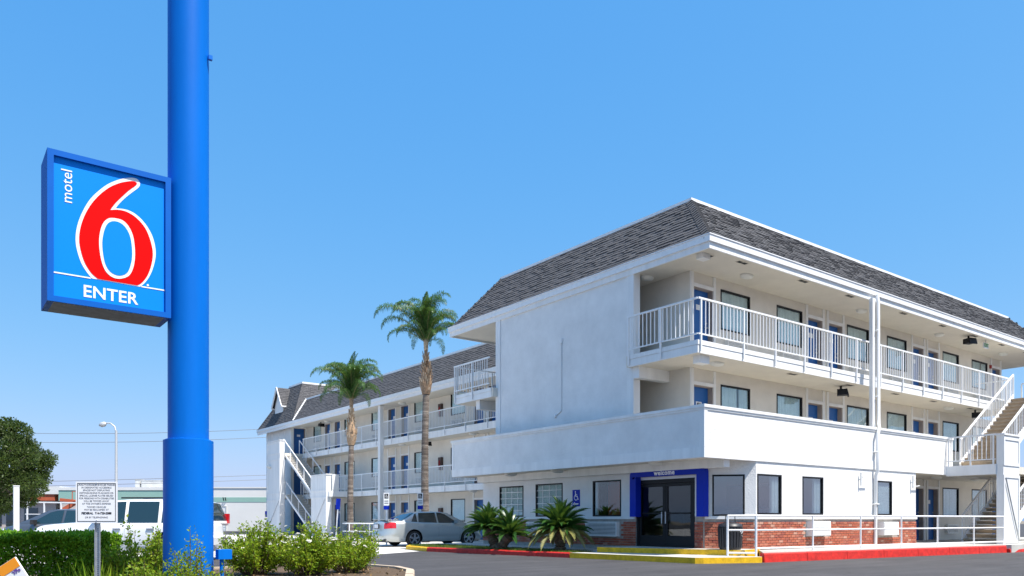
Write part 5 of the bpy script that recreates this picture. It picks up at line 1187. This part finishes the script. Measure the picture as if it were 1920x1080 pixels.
def cycad(label, heads, old, seed, sc):
    base = heads[0][0]; t = thing("cycad", label, "cycad", base, group="cycads in the verge by the entrance"); rg = random.Random(seed)
    for b, c, nf in heads:
        b, c = Vector(b), Vector(c); mb = MB(); n = 9
        for k in range(n):
            u0, u1 = k/n, (k+1)/n; mb.tube([b.lerp(c,u0), b.lerp(c,u0*.4+u1*.6), b.lerp(c,u1)], [.15+.03*math.sin(k*2.1), .175+.02*math.sin(k), .14+.03*math.sin(k*2.1)], 12)
        put("trunk", mb, "cycad_bark", t)
        for k in range(nf):
            s = (k+.5)/nf; pitch = -84+(112 if old else 100)*s**.8; old_ = s > .74
            m_ = (rg.choice(CYO) if old and old_ else rg.choice(CY)); az = k*137.5+rg.uniform(-10,10)
            add("frond", m_, t, T(c) @ Matrix.Rotation(R(az), 4, 'Z') @ Matrix.Rotation(R(pitch+rg.uniform(-7,7)), 4, 'Y') @ Matrix.Scale(sc*rg.uniform(.85,1.1), 4))
cycad("smaller leaning cycad with a bare forked stem beside the silver car's nose", [((15.05,20.75,.12),(14.95,21.1,.8),80),((15.05,20.7,.12),(15.2,20.25,.62),50)], False, 5, .98)
cycad("large cycad with pale old lower fronds under the office window", [((15.85,18.5,.12),(15.85,18.5,.78),120)], True, 6, 1.12)

# palms
def palm_frond(L_, e0, droop, seed):
    rg = random.Random(seed); n = 40; p = Vector((0,0,0)); el = R(e0); pts = []
    for k in range(n+1):
        pts.append(p.copy()); p = p+Vector((math.cos(el),0,math.sin(el)))*(L_/n); el -= R(droop)/n*(.06+2.6*(k/n)**1.8)
    mb = MB(); mb.cur = 1; mb.tube(pts[::4], [.03-.025*i/10 for i in range(11)], 5, cap=False); mb.cur = 0
    for k in range(5, n+1):
        d = (pts[k]-pts[k-1]).normalized(); s = k/n; ln = L_*.17*(math.sin(math.pi*min(1, .12+.86*s))**.6)
        for sg in (1,-1):
            for q in range(3):
                b = pts[k-1].lerp(pts[k], (q+rg.random())/3); upv = Vector((-d.z,0,d.x)); t_ = (Vector((0,sg,0))*rg.uniform(.5,1)+d*rg.uniform(.3,.7)+upv*rg.uniform(-.15,.5)).normalized()
                l_ = ln*rg.uniform(.75,1.1); m_ = b+t_*l_*.5; e_ = m_+(t_*.5+Vector((0,0,-1))*rg.uniform(.7,1.5)).normalized()*l_*.5; w_ = d*.016; mb.tone = rg.random()*.99+.005
                mb.poly([b-w_*.6, b+w_*.6, m_+w_, m_-w_]); mb.poly([m_-w_, m_+w_, e_])
    return mb.mesh("frond", ["palm_leaf", "palm_stem"])
PF = [palm_frond(4.3, 86, 168, 1), palm_frond(3.9, 82, 165, 2), palm_frond(4.1, 78, 160, 3), palm_frond(3.1, 89, 40, 4)]
def palm(label, x, y, ztop, zneck, zb1, zb0, r0, fr, seed, sc):
    t = thing("palm_tree", label, "palm tree", (x,y,0), group="queen palms in front of the wing"); rg = random.Random(seed)
    mb = MB(); n = 86; zz_ = np.linspace(0, zb0+.15, n); pos = lambda z: (x+.05*math.sin(z*.5+seed), y, z)
    for k in range(n-1):
        z0, z1 = zz_[k], zz_[k+1]; rr = r0*(1.12-.28*z0/zb0); o_ = rg.uniform(0, .008); mb.tone = rg.random()*.99+.005
        mb.tube([pos(z0), pos(z0*.35+z1*.65), pos(z1)], [rr+o_, rr+.006+o_, rr-.016], 16, cap=False)
    put("trunk", mb, "palm_ring", t, smooth=True)
    xo = x+.05*math.sin(zb0*.5+seed); mb = MB(); bt = MB()
    zs_ = np.linspace(zb0, zneck, 14); bul = [r0*.85+(.2*math.sin(math.pi*min(1,(k+1)/7))**.8 if k < 6 else 0)*1.0 for k in range(14)]
    rad = [r0*.9+.12*math.sin(math.pi*min(1,(k+.6)/7.5)) if k < 7 else max(.085, r0*.9*(1-(k-6)/8)) for k in range(14)]
    mb.tone = .5; mb.tube([(xo,y,z) for z in zs_], rad, 14); put("boot_fibre", mb, "palm_boot", t, smooth=True)
    for k in range(110):
        z = rg.uniform(zb0, zb0+(zneck-zb0)*.75); i = (z-zb0)/(zneck-zb0)*13; r_ = np.interp(i, range(14), rad); a = rg.uniform(0,6.28); c, s_ = math.cos(a), math.sin(a); l_ = rg.uniform(.15,.4); bt.tone = rg.random()*.99+.005
        bt.bar((xo+r_*.85*c,y+r_*.85*s_,z),(xo+(r_+.07)*c,y+(r_+.07)*s_,z+l_),.05,.02,(c,s_,0))
    put("boot_stubs", bt, "palm_boot", t, stuff=True)
    mb = MB(); mb.tube([(xo,y,zneck-.3),(xo,y,zneck+.1),(xo,y,zneck+.5*sc)], [.1,.12,.05], 10); put("crown_shaft", mb, "palm_boot", t, smooth=True)
    for k, (az, m_, s_, tl) in enumerate(fr): add("frond", PF[m_], t, T((xo,y,zneck+.05)) @ Matrix.Rotation(R(az), 4, 'Z') @ Matrix.Rotation(R(tl), 4, 'Y') @ Matrix.Scale(s_*sc, 4))
def crown(n, seed, extra, narrow=1.0):
    rg = random.Random(seed); out = []
    for k in range(n):
        u = (k+.5)/n; out.append((k*137.5+rg.uniform(-14,14), rg.choice((0,0,1,2)) if u > .18 else 3, rg.uniform(.72,.98)*(1-.22*u)*narrow, -8+21*u**1.2+rg.uniform(-4,4)))
    for k in range(20): out.append((k*137.5+rg.uniform(-20,20)+60, rg.choice((0,1,2)), rg.uniform(.5,.66)*narrow, 14+34*(k/20)+rg.uniform(-5,5)))
    return out+extra
palm("taller queen palm with ringed trunk beside the office corner", 19.54, 32.86, 12.4, 9.65, 8.75, 7.2, .175, crown(34, 3, [(143,2,.9,16),(139,2,.74,24)], .88), 3, 1.0)
palm("shorter queen palm with full drooping crown and orange boots beside the wing column", 18.83, 39.66, 10.8, 7.6, 6.5, 5.2, .16, crown(36, 4, [(150,2,.8,12)], .95), 4, 1.02)

# big tree at the left edge
tr = thing("shade_tree", "big dark green broadleaf tree with pale limbs at the left edge", "tree", (2.3,40.2,0)); rg = np.random.default_rng(31)
TC = np.array([2.0,40.9,3.35]); mb = MB(); base = Vector((2.2,40.8,0)); fork = Vector((2.15,40.85,1.5)); mb.tube([base,(2.25,40.8,.7),fork], [.3,.24,.22], 12); put("trunk", mb, "bark", tr, smooth=True)
cl = []; lim = MB()
for k in range(120):
    d = rg.normal(0,1,3); d /= np.linalg.norm(d); d[2] = d[2]*.95; r_ = rg.uniform(.5,1.0)**.5; cl.append(TC+d*np.array([2.5,2.5,2.2])*r_)
for k, c in enumerate(cl[:44]):
    e_ = Vector(c); m_ = fork.lerp(e_,.45)+Vector(rg.normal(0,.18,3)); lim.tube([fork, fork.lerp(m_,.5)+Vector(rg.normal(0,.06,3)), m_, m_.lerp(e_,.6)+Vector(rg.normal(0,.08,3)), e_], [.09,.075,.05,.03,.012], 6, cap=False)
put("limbs", lim, "bark", tr, smooth=True, stuff=True)
P = []; D = []
for c in cl:
    rad_ = rg.uniform(.32,.62); n = int(520*(rad_/.5)**2); d = rg.normal(0,1,(n,3)); d /= np.linalg.norm(d, axis=1)[:,None]; r_ = rad_*rg.uniform(.3,1,n)**.5
    P.append(c+d*r_[:,None]*np.array([1,1,.75])); D.append(d+np.array([0,0,.25]))
leaves("crown", np.concatenate(P), np.concatenate(D), .125, "tree_leaf", tr, wr=.5, seed=32, jitter=.6, stuff=True)

# ------------------------------------------------------------------ far things
lp = thing("street_lamp", "tall grey street lamp with curved arm behind the tow away notice", "street lamp", (10.88,60.69,0)); lx, ly = 10.88, 60.69
mb = MB(); mb.tube([(lx,ly,0),(lx,ly,7.4)], [.11,.08], 10); put("lamp_post", mb, "lamp_grey", lp, smooth=True)
ad = Vector((-CR.x,-CR.y,0)); mb = MB(); mb.tube([Vector((lx,ly,7.2)),Vector((lx,ly,7.65))+ad*.1,Vector((lx,ly,7.9))+ad*.4,Vector((lx,ly,7.92))+ad*.75], [.06,.055,.05,.045], 8); put("arm", mb, "lamp_grey", lp, smooth=True)
mb = MB(); c = Vector((lx,ly,7.85)); mb.tube([c+ad*.7, c+ad*.8, c+ad*1.05-Vector((0,0,.06)), c+ad*1.2-Vector((0,0,.1))], [.06,.17,.18,.06], 10); put("lamp_head", mb, "lamp_grey", lp, smooth=True)
def frame_at(x, y): return T((x,y,0)) @ Matrix.Rotation(-YAW+R(6), 4, 'Z')
wr_ = thing("warehouse", "long low white warehouse with green band and roller door behind the pole", "building", (24,77,0)); Lw = T((22.9,77.6,0)) @ Matrix.Rotation(-YAW, 4, 'Z')
mb = MB(); mb.box(-1.5,0,0,12,25,2.8); mb.box(-1.5,0,3.27,12,25,4.15); put("wall", mb, "far_white", wr_, Lw)
mb = MB(); mb.box(-1.52,-.02,2.8,12.02,25,3.27); put("band", mb, "far_teal", wr_, Lw)
mb = MB(); mb.box(-1.55,-.06,4.15,12.05,25.05,4.27); put("coping", mb, "far_white", wr_, Lw)
mb = MB(); mb.box(-.75,-.06,0,.7,.0,2.35); ro = put("roller_door", mb, "blind", wr_, Lw)
mb = MB(); mb.box(-.85,-.09,0,-.75,.0,2.45); mb.box(.7,-.09,0,.8,0,2.45); mb.box(-.75,-.09,2.35,.7,0,2.45)
for k in range(8): mb.box(-.73,-.075,.25*k+.12,.68,-.06,.25*k+.14)
put("door_frame", mb, "far_roofunit", ro, Lw)
mb = MB(); mb.tube([(.55,-.1,2.95),(.55,-.3,3.25)], .05, 6); mb.tube([(.75,-.1,2.95),(.75,-.3,3.25)], .05, 6); put("wall_light", mb, "black_frame", wr_, Lw)
sh = thing("shop_building", "low pinkish shop building with teal fascia behind the parked cars", "building", (16,93,0)); Ls = T((16.4,94.1,0)) @ Matrix.Rotation(-YAW, 4, 'Z')
mb = MB(); mb.box(-5.6,0,0,9,18,3.15); put("wall", mb, "far_pink", sh, Ls)
mb = MB(); mb.box(-5.7,-.1,3.15,9.05,18,4.3); put("fascia_band", mb, "far_teal", sh, Ls)
mb = MB(); mb.box(-5.75,-.15,4.3,9.1,18,4.62); put("coping", mb, "far_white", sh, Ls)
mb = MB(); mb.box(.2,-.6,2.35,4.8,-.0,2.65); put("awning", mb, "far_red", sh, Ls)
for x0 in (-4.6,-2.4,.6,2.6): 
    mb = MB(); mb.box(x0,-.05,.4,x0+1.7,-.001,2.2); put("shop_window", mb, "car_glass", sh, Ls)
for x0, w_, h_ in ((1.6,.5,.95),(2.3,2.4,.85),(4.9,.8,.8),(6.0,.5,1.0),(6.7,1.2,.9)):
    mb = MB(); mb.box(x0,2,4.6,x0+w_,3.2,4.6+h_); mb.box(x0+.1,1.98,4.7,x0+w_-.1,2,4.6+h_-.1); mb.box(x0-.03,1.95,4.6+h_,x0+w_+.03,3.25,4.6+h_+.05); put("roof_unit", mb, "far_roofunit", sh, Ls)
s2 = thing("red_shop", "white canopy shop with red brown front half hidden by the big tree", "building", (11,108,0)); L2 = T((9.8,101,0)) @ Matrix.Rotation(-YAW, 4, 'Z')
mb = MB(); mb.box(-7,0,0,2.5,10,3.2); put("wall", mb, "far_pink", s2, L2); mb = MB(); mb.box(-7.2,-.8,3.2,2.8,10,3.9); put("canopy", mb, "far_red", s2, L2); mb = MB(); mb.box(-7.3,-.9,3.9,3.4,10,4.75); put("coping", mb, "far_white", s2, L2)
for x0 in (-5,-3,-1): 
    mb = MB(); mb.box(x0,-.05,.4,x0+1.5,-.001,2.4); put("shop_window", mb, "car_glass", s2, L2)
lt = thing("boom_lift", "small orange lift machine parked before the pink shop left of the notice", "machine", (8.6,74,0)); Lm = T((9.2,73.5,0)) @ Matrix.Rotation(-YAW, 4, 'Z')
mb = MB(); mb.box(-1.3,-.5,.7,.3,.5,1.3); put("chassis", mb, "far_red", lt, Lm); mb = MB(); mb.bar((-1.0,0,1.3),(1.2,0,2.6),.25,.3); mb.bar((1.2,0,2.6),(-.2,0,2.75),.2,.24); put("boom", mb, "far_red", lt, Lm)
mb = MB()
for x0 in (-1.0,0): mb.tube([(x0,-.62,.4),(x0,.62,.4)], .4, 14)
put("wheels_pair", mb, "car_black", lt, Lm); mb = MB(); mb.box(1.0,-.4,2.6,1.7,.4,2.68)
for x0, y0 in ((1.0,-.4),(1.7,-.4),(1.0,.4),(1.7,.4)): mb.bar((x0,y0,2.68),(x0,y0,3.4),.05,.05)
mb.bar((1.0,-.4,3.4),(1.7,-.4,3.4),.05,.05); mb.bar((1.0,.4,3.4),(1.7,.4,3.4),.05,.05); put("basket", mb, "far_red", lt, Lm)
rl = thing("roof_rail_fence", "low white rail fence in front of the pink shop behind the dark car", "fence", (9,62,0)); Lr = T((7.0,64,0)) @ Matrix.Rotation(-YAW, 4, 'Z')
mb = MB(); mb.bar((-1.5,0,2.35),(6,0,2.25),.07,.09); mb.bar((-1.5,0,1.5),(6,0,1.45),.06,.06); put("rail", mb, "rail_white", rl, Lr)
for k in range(7):
    mb = MB(); mb.box(-1.4+k*1.2,-.04,0,-1.32+k*1.2,.04,2.3); put("post", mb, "rail_white", rl, Lr)
# overhead wires from pole to pole across the view (d about 80 m)
def wire(label, a, b, sag, r_=.022):
    a, b = Vector(a), Vector(b); mb = MB(); mb.tube([a.lerp(b,u)-Vector((0,0,sag*4*u*(1-u))) for u in np.linspace(0,1,25)], r_, 4); o = put("overhead_wire", mb, "wire", smooth=True); tag(o, label, "wire", "overhead wires behind the far wing"); return o
wire("uppermost overhead wire crossing from the tree to the stair tower", (-6,104,10.6), (44,68,12.0), 1.3)
wire("second overhead wire a little below the uppermost one left of the tower", (-6,104,9.55), (44,68,11.1), 1.2)
wire("third overhead wire passing just above the warehouse roof", (-6,100,4.55), (46,64,6.6), .35)
wire("lowest overhead wire touching the warehouse roof line", (-6,100,4.1), (46,64,6.15), .35)
